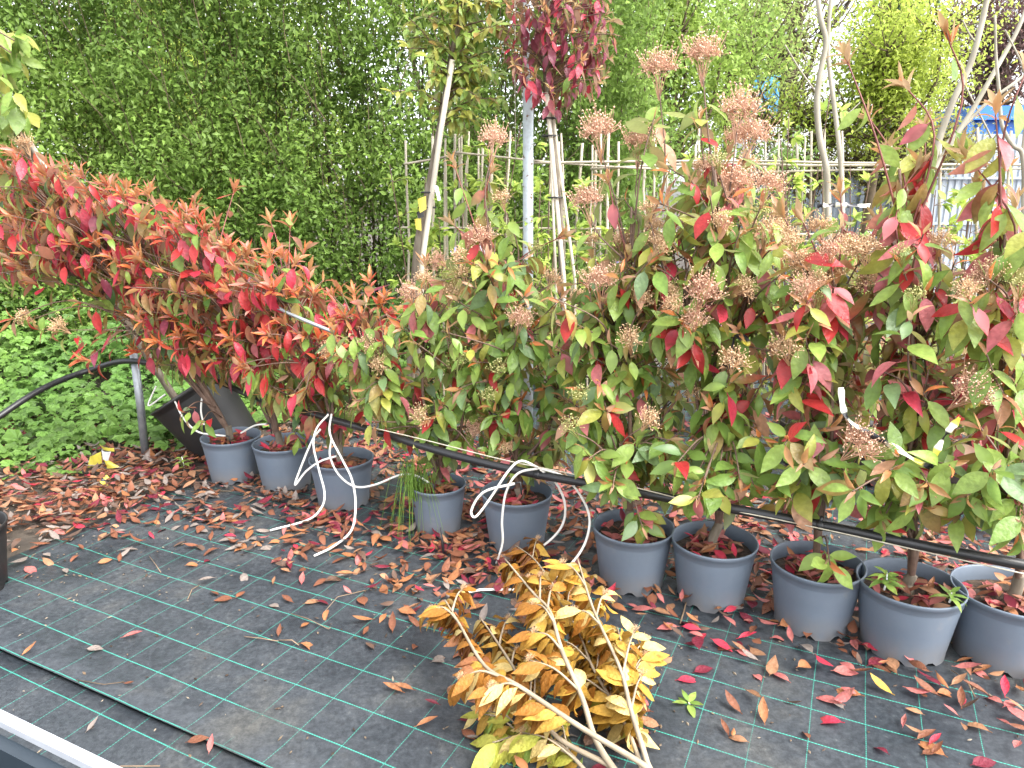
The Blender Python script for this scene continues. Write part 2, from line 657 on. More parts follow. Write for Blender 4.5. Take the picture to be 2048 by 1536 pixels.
# ------------------------------------------------------------------ leaf templates
def leaf_tpl(width=0.36, rows=6, curve=0.35, fold=0.28, petiole=0.12, twist=0.0, shape=1.0, tipw=0.0):
    """blade along +Y from 0 to 1, upper side +Z; curve droops the tip, fold lifts the two halves"""
    v, sh, f = [], [], []
    ys = np.linspace(0, 1, rows)
    for i, t in enumerate(ys):
        w = width * 0.5 * (math.sin(math.pi * min(t ** (0.85 * shape) * 0.97 + 0.02, 1))) ** (0.85 if t < 0.6 else 1.15)
        if i == rows - 1:
            w = tipw
        ang = curve * t
        y = petiole + (1 - petiole) * (math.sin(ang) / curve if abs(curve) > 1e-3 else t)
        z = -(1 - petiole) * ((1 - math.cos(ang)) / curve if abs(curve) > 1e-3 else 0)
        tw = twist * t
        for s in (-1, 0, 1):
            x = s * w * math.cos(fold)
            dz = abs(s) * w * math.sin(fold)
            v.append((x * math.cos(tw) - dz * math.sin(tw), y, z + dz * math.cos(tw) + x * math.sin(tw)))
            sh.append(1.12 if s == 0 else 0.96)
    for i in range(rows - 1):
        a, b = i * 3, (i + 1) * 3
        f += [(a, a + 1, b + 1, b), (a + 1, a + 2, b + 2, b + 1)]
    if petiole > 0:
        k = len(v)
        r = 0.014
        v += [(-r, 0, 0), (r, 0, 0), (0, 0, -2 * r), (-r, petiole + .02, 0.002), (r, petiole + .02, 0.002), (0, petiole + .02, -2 * r)]
        sh += [0.8] * 6
        f += [(k, k + 1, k + 4, k + 3), (k + 1, k + 2, k + 5, k + 4), (k + 2, k, k + 3, k + 5)]
    return np.array(v), f, np.array(sh)


def small_tpl(width=0.5, curve=0.4):
    """four-triangle leaf for far foliage"""
    w = width / 2
    v = np.array([(0, 0, 0), (-w, 0.5, 0.08), (w, 0.5, 0.08), (0, 1, -curve * 0.3), (0, 0.5, 0)])
    return v, [(0, 4, 1), (0, 2, 4), (4, 3, 1), (4, 2, 3)], np.array([0.9, 1, 1, 1.05, 1.0])


BIG = [leaf_tpl(0.40, 8, 0.45, 0.25, 0.13), leaf_tpl(0.36, 8, 0.9, 0.36, 0.12, 0.3), leaf_tpl(0.44, 8, 0.2, 0.15, 0.12, -0.2),
       leaf_tpl(0.33, 8, 1.1, 0.5, 0.13, -0.2), leaf_tpl(0.38, 8, -0.3, 0.3, 0.12, 0.35)]
YOUNG = [leaf_tpl(0.26, 5, -0.35, 0.5, 0.06), leaf_tpl(0.30, 5, 0.5, 0.45, 0.06, 0.3), leaf_tpl(0.24, 5, 0.9, 0.5, 0.06)]
LITTER = [leaf_tpl(0.40, 6, 0.5, 0.12, 0.12, 0.1), leaf_tpl(0.36, 6, -0.9, 0.5, 0.10, 0.5), leaf_tpl(0.42, 6, 0.9, 0.35, 0.10, -0.5),
          leaf_tpl(0.34, 6, -0.4, 0.7, 0.12, 0.15), leaf_tpl(0.45, 6, 0.25, 0.2, 0.10)]
LAUREL = [leaf_tpl(0.40, 6, 0.5, 0.25, 0.06), leaf_tpl(0.34, 6, 0.9, 0.42, 0.06, 0.3), leaf_tpl(0.38, 6, 0.25, 0.15, 0.06, -0.2)]
FAR = [small_tpl(0.5, 0.4), small_tpl(0.42, 0.9)]

PIG = {   # linear albedo of each pigment, second colour takes over towards one end of the blade
    'green': ((0.19, 0.31, 0.06), (0.185, 0.30, 0.06)), 'light_green': ((0.29, 0.40, 0.085), (0.26, 0.38, 0.08)),
    'blue_green': ((0.16, 0.25, 0.11), (0.17, 0.265, 0.11)), 'deep_green': ((0.05, 0.115, 0.025), (0.055, 0.12, 0.025)),
    'olive': ((0.29, 0.25, 0.065), (0.34, 0.19, 0.065)), 'yellow_green': ((0.36, 0.40, 0.07), (0.42, 0.40, 0.09)),
    'red': ((0.46, 0.028, 0.035), (0.50, 0.05, 0.045)), 'crimson': ((0.42, 0.028, 0.06), (0.48, 0.045, 0.07)),
    'pink': ((0.56, 0.14, 0.17), (0.60, 0.19, 0.19)), 'purple': ((0.20, 0.035, 0.07), (0.28, 0.06, 0.09)),
    'red_green': ((0.15, 0.18, 0.05), (0.42, 0.07, 0.06)), 'bronze': ((0.44, 0.21, 0.085), (0.50, 0.25, 0.10)),
    'copper': ((0.56, 0.30, 0.18), (0.60, 0.33, 0.21)), 'orange': ((0.56, 0.17, 0.055), (0.60, 0.21, 0.07)),
    'scarlet': ((0.50, 0.075, 0.04), (0.56, 0.11, 0.055)), 'salmon': ((0.60, 0.22, 0.16), (0.62, 0.27, 0.2)),
    # fallen and dry
    'brown': ((0.17, 0.062, 0.034), (0.215, 0.085, 0.046)), 'tan': ((0.32, 0.16, 0.085), (0.36, 0.19, 0.105)),
    'rust': ((0.33, 0.13, 0.055), (0.37, 0.16, 0.07)), 'maroon': ((0.13, 0.016, 0.03), (0.17, 0.02, 0.035)),
    'rose': ((0.37, 0.10, 0.10), (0.41, 0.145, 0.12)), 'grey': ((0.19, 0.155, 0.135), (0.24, 0.2, 0.175)),
    'dark': ((0.10, 0.06, 0.045), (0.14, 0.085, 0.06)),
    'gold': ((0.47, 0.27, 0.045), (0.53, 0.32, 0.06)), 'amber': ((0.33, 0.135, 0.022), (0.39, 0.17, 0.03)),
    'straw': ((0.60, 0.45, 0.16), (0.64, 0.50, 0.21)), 'spring': ((0.42, 0.54, 0.10), (0.46, 0.56, 0.12)), 'lime': ((0.40, 0.42, 0.06), (0.45, 0.42, 0.08)),
}


def pig_cols(tpl, pig, var):
    """vertex pigments for one leaf mesh"""
    v, f, sh = tpl
    a, b = np.array(PIG[pig][0]), np.array(PIG[pig][1])
    t = np.clip(v[:, 1], 0, 1)[:, None]
    if var % 2:
        t = 1 - t
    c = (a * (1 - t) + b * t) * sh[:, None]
    r = np.random.default_rng(hash_(pig) + var)
    c = c * (1 + r.uniform(-0.16, 0.16)) * (1 + r.normal(0, 0.07, (len(v), 1)))
    if var % 3 == 2:                                   # a brown spot or nibbled edge
        k = r.integers(0, max(1, len(v) - 6))
        c[k] = c[k] * 0.35 + np.array([0.08, 0.03, 0.01])
    return np.clip(c, 0.004, 0.85)


def hash_(s):
    return sum((i + 3) * ord(ch) for i, ch in enumerate(s)) % 9973


_leafcache = {}


def leaf_mesh(fam, pig, var, matkey):
    key = (fam, pig, var, matkey)
    if key not in _leafcache:
        T = {'big': BIG, 'young': YOUNG, 'litter': LITTER, 'laurel': LAUREL}[fam]
        tpl = T[var % len(T)]
        b = MB()
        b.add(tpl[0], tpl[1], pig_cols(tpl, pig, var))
        _leafcache[key] = b.mesh("leaf", M[matkey])
    return _leafcache[key]


def leaf_family(fam):
    return {'big': BIG, 'young': YOUNG, 'litter': LITTER, 'laurel': LAUREL}[fam]


def q_up(P):
    return P[2] > 1.45


class Leaves:
    """leaf placements of one plant; the largest-showing become parts, the rest one part"""

    def __init__(self):
        self.items, self.on, self.holder = [], None, {}

    def add(self, fam, pig, pos, d, n, s):
        self.items.append((fam, pig, np.asarray(pos, float), np.asarray(d, float), np.asarray(n, float), s, self.on))

    def emit(self, parent, cap=300, matkey='leaf', nvar=6, rest="foliage"):
        it = self.items
        if not it:
            return
        P = np.array([i[2] for i in it])
        R = frames(np.array([i[3] for i in it]), np.array([i[4] for i in it]))
        S = np.array([i[5] for i in it])
        size = S / np.maximum(fwd(P), 0.2) * np.where(in_frame(P), 1, 0.01)
        order = np.argsort(-size)
        head, tail = order[:cap], order[cap:]
        for k in head:
            put("leaf", leaf_mesh(it[k][0], it[k][1], int(rng.integers(nvar)), matkey), R[k], P[k], S[k], parent, on=self.holder.get(it[k][6]))
        if len(tail):
            b = MB()
            groups = {}
            for k in tail:
                groups.setdefault((it[k][0], it[k][1], int(rng.integers(nvar))), []).append(k)
            for (fam, pig, var), ks in groups.items():
                T = leaf_family(fam)
                tpl = T[var % len(T)]
                c = pig_cols(tpl, pig, var)
                lv0 = np.fromiter((i for f in tpl[1] for i in f), dtype=np.int64)
                lt0 = np.array([len(f) for f in tpl[1]], np.int64)
                for k in ks:
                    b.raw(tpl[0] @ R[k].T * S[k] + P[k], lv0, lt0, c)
            b.build(rest, M[matkey], parent, kind='stuff')


def pick(w):
    k = list(w)
    p = np.array([w[x] for x in k], float)
    return k[int(rng.choice(len(k), p=p / p.sum()))]


# ------------------------------------------------------------------ flower heads
def flower_mesh(cols, n, w, h, seed):
    r = np.random.default_rng(seed)
    b = MB()
    octv = np.array([(1, 0, 0), (-1, 0, 0), (0, 1, 0), (0, -1, 0), (0, 0, 1), (0, 0, -1)], float)
    octf = [(0, 2, 4), (2, 1, 4), (1, 3, 4), (3, 0, 4), (2, 0, 5), (1, 2, 5), (3, 1, 5), (0, 3, 5)]
    arms = []
    for i in range(9):
        a, q = i * 2.4, math.sqrt((i + 0.5) / 9)
        e = np.array([q * w * 0.62 * math.cos(a), q * w * 0.62 * math.sin(a), h * (0.35 + 0.25 * (1 - q))])
        arms.append(e)
        b.tube(np.array([(0, 0, -h * 0.5), e * np.array([0.5, 0.5, 0.45]), e]), [0.0016, 0.0012, 0.001], 3, cols[1], cap=False)
    for i in range(n):
        e = arms[i % 9]
        t = e + r.normal(0, 1, 3) * np.array([w * 0.22, w * 0.22, h * 0.22]) + np.array([0, 0, h * 0.25])
        b.tube(np.array([e, t]), [0.0008, 0.0006], 3, np.array(cols[1]) * r.uniform(0.8, 1.2), cap=False)
        b.add(octv * r.uniform(0.0018, 0.0034) + t, octf, np.array(cols[0]) * r.uniform(0.7, 1.35))
    return b.mesh("flower_head", M['flower'])


FLOWER = {
    'pink': [flower_mesh(((0.74, 0.48, 0.34), (0.64, 0.37, 0.25)), 230, 0.070, 0.09, 40 + i) for i in range(2)],
    'tan': [flower_mesh(((0.72, 0.51, 0.31), (0.62, 0.39, 0.22)), 150, 0.058, 0.06, 50 + i) for i in range(3)],
    'lime': [flower_mesh(((0.50, 0.47, 0.20), (0.36, 0.36, 0.12)), 60, 0.05, 0.06, 60 + i) for i in range(2)],
}

# ------------------------------------------------------------------ photinia
W_LEFT = {'red': .2, 'crimson': .24, 'olive': .12, 'green': .14, 'deep_green': .04, 'purple': .06, 'pink': .06, 'red_green': .07, 'light_green': .07}
W_GREEN = {'green': .3, 'light_green': .38, 'yellow_green': .1, 'blue_green': .08, 'olive': .06, 'red': .04, 'pink': .03, 'copper': .05}
W_MIXED = {'green': .2, 'light_green': .36, 'blue_green': .05, 'red': .09, 'crimson': .04, 'pink': .06, 'olive': .05, 'yellow_green': .12, 'red_green': .04, 'copper': .05}
W_RED = {'green': .18, 'light_green': .32, 'yellow_green': .12, 'red': .12, 'crimson': .03, 'pink': .13, 'olive': .04, 'red_green': .05, 'blue_green': .04, 'copper': .05}
W_TOP = {'light_green': .24, 'yellow_green': .16, 'green': .12, 'red': .12, 'pink': .12, 'salmon': .08, 'olive': .08, 'red_green': .08}
YOUNG_LEFT = {'orange': .36, 'scarlet': .34, 'salmon': .24, 'bronze': .06}
YOUNG_BRONZE = {'bronze': .4, 'orange': .25, 'copper': .35}


def shoot(LV, tip, axis, kind, old_w, young_w, size=0.1, n_old=7, n_young=4, reach=0.16, droop=0.55):
    """leaves along the last stretch of a twig, spiralling"""
    axis = norm(axis)
    side = norm(np.cross(axis, np.array([0.31, 0.57, 0.76])))
    up2 = np.cross(axis, side)
    ph = rng.uniform(0, 6.28)
    for i in range(n_old):
        t = 0.12 + 0.88 * (i + rng.uniform(-.2, .2)) / max(1, n_old)
        a = ph + i * 2.4
        rad = math.cos(a) * side + math.sin(a) * up2
        op = rng.uniform(0.9, 1.5)
        d = math.cos(op) * axis + math.sin(op) * rad
        d = norm(d + np.array([0, 0, -1]) * droop * rng.uniform(0.5, 2.4))
        n = norm(axis * 0.7 + np.array([0, 0, 0.8]) + rng.normal(0, 0.35, 3))
        LV.add('big', pick(old_w), tip - axis * reach * t, d, n, size * (rng.uniform(0.8, 1.35) if young_w is YOUNG_LEFT else rng.uniform(0.76, 1.24)))
    for i in range(n_young):
        a = ph + i * 2.4
        rad = math.cos(a) * side + math.sin(a) * up2
        op = rng.uniform(0.15, 0.95)
        d = norm(math.cos(op) * axis + math.sin(op) * rad)
        n = norm(axis * 0.4 - rad + rng.normal(0, 0.2, 3))
        LV.add('young', pick(young_w), tip - axis * 0.035 * rng.uniform(0, 1.2), d, n, size * (rng.uniform(0.55, 0.95) if young_w is YOUNG_LEFT else rng.uniform(0.45, 0.75)))


def in_poly(p, poly):
    x, y, c = p[0], p[1], False
    j = len(poly) - 1
    for i in range(len(poly)):
        a, b = poly[i], poly[j]
        if (a[1] > y) != (b[1] > y) and x < (b[0] - a[0]) * (y - a[1]) / (b[1] - a[1]) + a[0]:
            c = not c
        j = i
    return c


def spread_in(poly, n):
    P = np.array(poly, float)
    lo, hi = P.min(0), P.max(0)
    out = []
    for _ in range(n):
        best, bd = None, -1
        for _k in range(5):
            while True:
                q = rng.uniform(lo, hi)
                if in_poly(q, poly):
                    break
            d = min([np.hypot(*(q - o)) for o in out], default=1e9)
            if d > bd:
                best, bd = q, d
        out.append(best)
    return out


def make_pot(parent, base, R=0.15, H=0.225, mat='pot', tilt=None, rim=0.03, notch=True):
    """tapered nursery pot: rolled rim band, stepped lip, drain notches cut in the foot"""
    r0 = R * 0.79
    sides, b = 48, MB()
    ang = np.arange(sides) * 2 * math.pi / sides
    prof = [(r0, 0.0), (r0, 0.018), (r0 + (R * 0.95 - r0) * 0.55, H * 0.52), (R * 0.945, H - rim - 0.008), (R * 0.945, H - rim - 0.006),
            (R * 0.965, H - rim - 0.002), (R * 0.965, H - rim * 0.55), (R * 0.985, H - rim * 0.5), (R, H - 0.004), (R, H), (R - 0.004, H + 0.001),
            (R - 0.007, H - 0.004), (R * 0.93, H - 0.04), (R * 0.90, H - 0.07)]
    v = []
    ph = rng.uniform(0, 1)
    for i, (r, z) in enumerate(prof):
        for a in ang:
            zz = z
            if i == 0 and notch and (a * 8 / (2 * math.pi) + ph) % 1 < 0.34:
                zz = 0.014
            v.append((r * math.cos(a), r * math.sin(a), zz))
    f = [(i * sides + j, i * sides + (j + 1) % sides, (i + 1) * sides + (j + 1) % sides, (i + 1) * sides + j)
         for i in range(len(prof) - 1) for j in range(sides)]
    v = np.array(v)
    # the foot plate, a little up inside
    k = len(v)
    v = np.vstack([v, [(r0 * 0.99 * math.cos(a), r0 * 0.99 * math.sin(a), 0.016) for a in ang]])
    f.append(tuple(range(k + sides - 1, k - 1, -1)))
    Rm = np.eye(3) if tilt is None else np.array(Matrix.Rotation(tilt[0], 3, 'X') @ Matrix.Rotation(tilt[1], 3, 'Y'))
    b.add(v @ Rm.T + base, f)
    pot = b.build("pot", M[mat], parent)
    s = MB()
    rings = [0.0, 0.35, 0.7, 0.905]
    sv = [(0, 0, H - 0.042)]
    for q in rings[1:]:
        for a in ang[::2]:
            sv.append((q * R * math.cos(a), q * R * math.sin(a), H - 0.048 + rng.uniform(-.006, .006)))
    m_ = sides // 2
    sf = [(0, 1 + j, 1 + (j + 1) % m_) for j in range(m_)]
    for i in range(2):
        o = 1 + i * m_
        sf += [(o + j, o + m_ + j, o + m_ + (j + 1) % m_, o + (j + 1) % m_) for j in range(m_)]
    s.add(np.array(sv) @ Rm.T + base, sf)
    s.build("soil", M['soil'], parent)
    return Rm


def photinia(name, label, base, poly, Y, n_shoots, style, group, R=0.15, H=0.225, pot='pot', trunk_top=None, extra=(), flowers=(),
             size=0.1, depth=0.22, tilt=None, cap=300, lean=None, nstem=5, heads=0.2, low=()):
    root = thing(name, base, label, 'potted shrub', group)
    base = np.array(base, float)
    Rm = make_pot(root, base, R, H, pot, tilt)
    LV = Leaves()
    old_w, young_w = style
    shoots = []                                         # (tip, axis, kind)
    soil = base + Rm @ np.array([0, 0, H - 0.05])
    ctr = np.mean(np.array(poly, float), 0)
    for q in spread_in(poly, int(n_shoots * (1.8 if young_w is YOUNG_LEFT else 1.6))):
        tip = at_y(q[0], q[1], Y + rng.uniform(-depth, depth))
        kind = 'fill'
        shoots.append((tip, kind))
    for q in extra:                                     # (px, py, Y, kind)
        shoots.append((at_y(q[0], q[1], q[2]), q[3]))
    if base[0] > .3 and pot == 'pot':
        cx_ = 1024 + FPX * base[0] / fwd(base)
        for _ in range(12):
            shoots.append((at_y(cx_ + rng.uniform(-110, 110), rng.uniform(880, 1050), Y - rng.uniform(.08, .32)), 'low'))
    for q in low:
        shoots.append((at_y(q[0], q[1], q[2]), 'low'))
    for q in flowers:                                   # (px, py, Y, sort)
        shoots.append((at_y(q[0], q[1], q[2]), 'flower_' + q[3]))
    tips = np.array([s[0] for s in shoots])
    # main stems towards clusters of tips
    cent = tips[rng.choice(len(tips), nstem, replace=False)]
    for _ in range(5):
        lab = np.argmin(((tips[:, None] - cent[None]) ** 2).sum(-1), 1)
        cent = np.array([tips[lab == k].mean(0) if (lab == k).any() else cent[k] for k in range(nstem)])
    fork = soil + np.array([rng.uniform(-.02, .02), rng.uniform(-.02, .02), rng.uniform(0.05, 0.10)])
    if trunk_top is not None:
        fork = np.array(trunk_top)
    mid = (soil + fork) / 2 + np.array([rng.uniform(-.015, .015), rng.uniform(-.01, .01), 0])
    t_ = MB()
    t_.tube(smooth_line([soil - np.array([0, 0, .02]), soil + (mid - soil) * .4, mid, fork, fork + (fork - mid) * .25], 14),
            np.linspace(0.020, 0.014, 17)[:len(smooth_line([soil, soil, mid, fork, fork], 14))], 9)
    t_.build("trunk", M['bark'], root)
    for k in range(nstem):
        mine = [i for i in range(len(shoots)) if lab[i] == k]
        if not mine:
            continue
        c = cent[k]
        m1 = fork * 0.6 + c * 0.4 + np.array([0, 0, 0.08]) + rng.normal(0, 0.03, 3)
        m0 = fork * 0.85 + c * 0.15 + np.array([0, 0, 0.05])
        main = smooth_line([fork - np.array([0, 0, .02]), m0, m1, c], 18)
        LV.on = k
        b = MB()
        b.tube(main, np.linspace(0.0105, 0.004, len(main)), 7)
        tw = MB()
        for i in mine:
            tip, kind = shoots[i]
            dd = np.linalg.norm(main - tip, axis=1) + np.linspace(0.25, 0, len(main)) * 0.3
            j = int(np.argmin(dd))
            j = max(2, j - 2)
            st = main[j]
            L = np.linalg.norm(tip - st)
            ctrl = (st + tip) / 2 + np.array([0, 0, 0.10 * L if tip[2] > st[2] - .05 else 0.25 * L]) + rng.normal(0, 0.06 * L + .005, 3)
            if kind == 'low':
                ctrl = (st + tip) / 2 + np.array([0, 0, .05])
            line = smooth_line([st, ctrl, tip], 10)
            rr = np.linspace(0.0042, 0.0019, len(line))
            (tw if kind in ('erect', 'star') else b).tube(line, rr, 5)
            axis = norm(line[-1] - line[-3])
            if lean is not None:
                axis = norm(axis + np.array(lean) * 0.6)
            else:
                axis = norm(axis + np.array([0, -0.25, 0.35]))
            if kind == 'fill':
                if young_w is YOUNG_LEFT:
                    star = rng.random() < 0.62
                    if tip[2] < .66:
                        shoot(LV, tip, axis, kind, W_GREEN if rng.random() < .6 else old_w, YOUNG_BRONZE, size * 1.1, int(rng.integers(7, 10)), 2, 0.16, 1.1)
                    elif star:
                        axis = norm(axis + np.array([0, -0.3, 0.5]))
                        shoot(LV, tip, axis, kind, old_w, young_w, size * 1.05, int(rng.integers(3, 6)), int(rng.integers(9, 14)), 0.15, 0.9)
                    else:
                        shoot(LV, tip, axis, kind, old_w, young_w, size * 1.12, int(rng.integers(6, 9)), int(rng.integers(2, 5)), 0.16, 1.1)
                else:
                    shoot(LV, tip, axis, kind, old_w, young_w, size, int(rng.integers(6, 10)), int(rng.integers(1, 5)), 0.17, 0.65)
                    if rng.random() < (0.42 if tip[2] > CAM_H - .34 else heads * .8):
                        srt = pick({'tan': .55, 'pink': .2, 'lime': .25})
                        Rf = frames(np.array([norm(np.cross(axis, [0.2, 1, 0.1]))]), np.array([axis]))[0]
                        put("flower_head", FLOWER[srt][int(rng.integers(len(FLOWER[srt])))], Rf, tip + axis * 0.025, rng.uniform(0.6, 0.9), root)
            elif kind == 'star':
                axis = norm(line[-1] - line[-4] + np.array([0, 0, .02]))
                shoot(LV, tip, axis, kind, old_w, young_w, size * 1.0, 3, int(rng.integers(8, 12)), 0.16, 0.5)
            elif kind == 'low':
                shoot(LV, tip, axis, kind, W_GREEN, YOUNG_BRONZE, size * 0.95, 7, 2, 0.10, 0.4)
            elif kind == 'erect':
                axis = norm(line[-1] - line[-4])
                shoot(LV, tip, axis, kind, W_MIXED, YOUNG_BRONZE, size * 0.95, 0, int(rng.integers(7, 12)), 0.05, 0.2)
                for q in range(2, len(line) - 2):       # a few hanging old leaves down a bare stem
                    for _ in range(int(rng.integers(0, 3))):
                        rad = norm(np.array([rng.normal(), rng.normal() * .6, rng.uniform(-.9, .2)]))
                        LV.add('big', pick(W_TOP), line[q], rad + np.array([0, 0, -0.9]), norm(np.array([rng.normal() * .6, -0.7, 0.6])), size * rng.uniform(.85, 1.3))
            elif kind.startswith('flower_'):
                srt = kind[7:]
                axis = norm(axis + np.array([0, 0, 0.6]))
                Rf = frames(np.array([norm(np.cross(axis, [0.2, 1, 0.1]))]), np.array([axis]))[0]
                put("flower_head", FLOWER[srt][int(rng.integers(len(FLOWER[srt])))], Rf, tip, rng.uniform(0.85, 1.12) * (1.15 if q_up(tip) else 1.0), root)
                shoot(LV, tip - axis * 0.05, axis, kind, old_w, YOUNG_BRONZE, size, int(rng.integers(5, 8)), int(rng.integers(0, 3)), 0.14, 0.7)
        LV.holder[k] = b.build("branch", M['twig'], root)
        if tw.n:
            tw.build("shoot", M['red_twig'], root)
    LV.emit(root, cap)
    return root


G_ROW = "photinias in grey pots along the pipe"
L_SET, G_SET, X_SET, R_SET = (W_LEFT, YOUNG_LEFT), (W_GREEN, YOUNG_BRONZE), (W_MIXED, YOUNG_BRONZE), (W_RED, YOUNG_BRONZE)

photinia("potted_photinia", "red-tipped photinia in grey pot nearest the black tub, stems leaning over the weeds", (-1.44, 3.46, 0.008),
         [(-30, 300), (60, 305), (190, 385), (260, 520), (330, 640), (310, 700), (230, 560), (90, 500), (-30, 560)], 3.55, 78, L_SET, G_ROW,
         size=0.088, depth=0.28, lean=(-0.5, -0.1, 0.35), heads=0.05, R=0.147,
         extra=[(20, 640, 3.3, 'fill'), (60, 560, 3.4, 'fill'), (150, 600, 3.35, 'fill'), (210, 660, 3.4, 'fill'), (170, 720, 3.3, 'fill'), (300, 650, 3.4, 'fill'), (270, 700, 3.4, 'fill'), (330, 730, 3.4, 'fill'), (250, 630, 3.5, 'fill'), (200, 590, 3.5, 'fill'), (120, 530, 3.5, 'fill')],
         flowers=[(60, 640, 3.35, 'tan'), (130, 660, 3.35, 'tan'), (55, 300, 3.5, 'tan')], low=[(400, 850, 3.2), (360, 830, 3.25)])
photinia("potted_photinia", "red-tipped photinia with dense orange shoots in second grey pot from black tub", (-1.14, 3.36, 0.008),
         [(130, 330), (330, 400), (430, 440), (520, 520), (560, 620), (520, 740), (420, 770), (300, 720), (240, 560), (170, 420)], 3.42, 90, L_SET, G_ROW,
         size=0.088, depth=0.26, lean=(-0.4, -0.1, 0.4), heads=0.02,
         extra=[(470, 375, 3.5, 'star'), (300, 375, 3.5, 'star'), (390, 400, 3.45, 'star')], low=[(600, 880, 3.2)])
photinia("potted_photinia", "crimson and orange photinia in third grey pot, white tube loops hanging before it", (-0.80, 3.14, 0.008),
         [(420, 480), (560, 500), (650, 550), (720, 590), (800, 610), (790, 720), (720, 830), (600, 830), (500, 780), (440, 700)], 3.2, 80, L_SET, G_ROW,
         size=0.09, depth=0.24, lean=(-0.25, -0.1, 0.4), heads=0.03,
         extra=[(580, 445, 3.3, 'star'), (540, 440, 3.3, 'star'), (610, 500, 3.25, 'star'), (770, 590, 3.1, 'star'), (740, 560, 3.1, 'star')])
photinia("potted_photinia", "green photinia with tan buds in the small grey pot holding a grass tuft", (-0.32, 2.85, 0.008),
         [(660, 650), (800, 610), (850, 560), (940, 590), (985, 700), (965, 900), (860, 900), (760, 880), (690, 820)], 2.9, 52, G_SET, G_ROW,
         R=0.122, H=0.215, size=0.10, depth=0.22, heads=0.18,
         extra=[(850, 520, 2.95, 'erect'), (800, 560, 2.95, 'fill')],
         flowers=[(850, 570, 2.9, 'tan'), (900, 600, 2.85, 'tan'), (910, 745, 2.75, 'lime'), (760, 740, 2.75, 'tan'), (845, 840, 2.7, 'tan')],
         low=[(950, 905, 2.65)])
photinia("potted_photinia", "green-leaved photinia with cream bud clusters in grey pot under white tube hoops", (0.02, 2.74, 0.008),
         [(860, 570), (930, 500), (1080, 490), (1160, 600), (1170, 800), (1130, 930), (1040, 930), (960, 890), (900, 760)], 2.8, 62, G_SET, G_ROW,
         R=0.148, size=0.104, depth=0.22, heads=0.22,
         extra=[(905, 320, 2.85, 'erect'), (895, 440, 2.85, 'erect'), (1010, 420, 2.8, 'fill'), (990, 480, 2.8, 'fill'), (1060, 500, 2.8, 'fill'), (985, 330, 2.85, 'erect'), (1130, 470, 2.75, 'erect')],
         flowers=[(985, 305, 2.85, 'pink'), (970, 500, 2.8, 'pink'), (1000, 745, 2.62, 'lime'), (1105, 645, 2.65, 'lime'), (1020, 620, 2.7, 'tan'),
                  (930, 560, 2.8, 'tan'), (980, 800, 2.6, 'lime'), (1100, 570, 2.75, 'tan')])
photinia("potted_photinia", "green photinia with tall pink flower heads in grey pot beside the cut branches", (0.45, 2.42, 0.008),
         [(1100, 590), (1190, 500), (1300, 470), (1350, 540), (1390, 700), (1380, 860), (1320, 930), (1240, 930), (1140, 900), (1110, 760)], 2.5, 60, G_SET, G_ROW,
         size=0.108, depth=0.22, heads=0.12,
         extra=[(1230, 440, 2.55, 'fill'), (1180, 520, 2.55, 'fill'), (1290, 470, 2.5, 'fill'), (1250, 400, 2.5, 'fill'), (1310, 230, 2.5, 'fill'), (1215, 350, 2.5, 'erect')],
         flowers=[(1318, 168, 2.55, 'pink'), (1200, 295, 2.55, 'pink'), (1277, 312, 2.55, 'pink'), (1178, 428, 2.5, 'pink'), (1245, 500, 2.5, 'tan'),
                  (1200, 590, 2.4, 'pink'), (1290, 850, 2.25, 'tan'), (1150, 865, 2.25, 'lime'), (1260, 690, 2.3, 'tan'), (1280, 615, 2.35, 'tan'), (1160, 800, 2.3, 'lime')],
         low=[(1225, 975, 2.2), (1285, 1055, 2.2)])
photinia("potted_photinia", "photinia with tallest pink flower heads above crimson leaves in a scuffed grey pot", (0.72, 2.31, 0.008),
         [(1290, 430), (1370, 350), (1440, 290), (1500, 360), (1570, 490), (1570, 640), (1530, 780), (1500, 900), (1400, 900), (1390, 700), (1300, 580)], 2.42, 60, X_SET, G_ROW,
         size=0.112, depth=0.22, heads=0.08,
         extra=[(1400, 240, 2.4, 'fill'), (1440, 330, 2.4, 'fill'), (1330, 330, 2.4, 'fill'), (1500, 520, 2.55, 'fill'), (1530, 470, 2.55, 'fill')],
         flowers=[(1405, 140, 2.4, 'pink'), (1475, 255, 2.42, 'pink'), (1495, 300, 2.42, 'pink'), (1470, 395, 2.35, 'pink'), (1400, 605, 2.2, 'pink'),
                  (1465, 735, 2.15, 'tan'), (1530, 480, 2.3, 'tan'), (1310, 500, 2.4, 'tan')],
         low=[(1410, 960, 2.1), (1480, 960, 2.1), (1395, 1000, 2.05), (1530, 880, 2.12), (1350, 930, 2.15)])
photinia("potted_photinia", "mixed red and green photinia in grey pot with dark leaves over its rim", (1.02, 2.15, 0.008),
         [(1560, 540), (1640, 450), (1720, 440), (1760, 600), (1760, 800), (1700, 930), (1600, 900), (1550, 760)], 2.3, 38, R_SET, G_ROW,
         size=0.114, depth=0.24, heads=0.05,
         extra=[(1600, 430, 2.35, 'erect'), (1680, 380, 2.35, 'erect'), (1560, 420, 2.4, 'erect')],
         flowers=[(1640, 470, 2.3, 'tan'), (1660, 560, 2.2, 'tan'), (1575, 715, 2.1, 'tan'), (1690, 510, 2.2, 'tan'), (1700, 905, 1.98, 'pink')],
         low=[(1660, 1130, 1.98), (1570, 890, 2.0), (1640, 925, 2.0), (1700, 950, 1.96)])
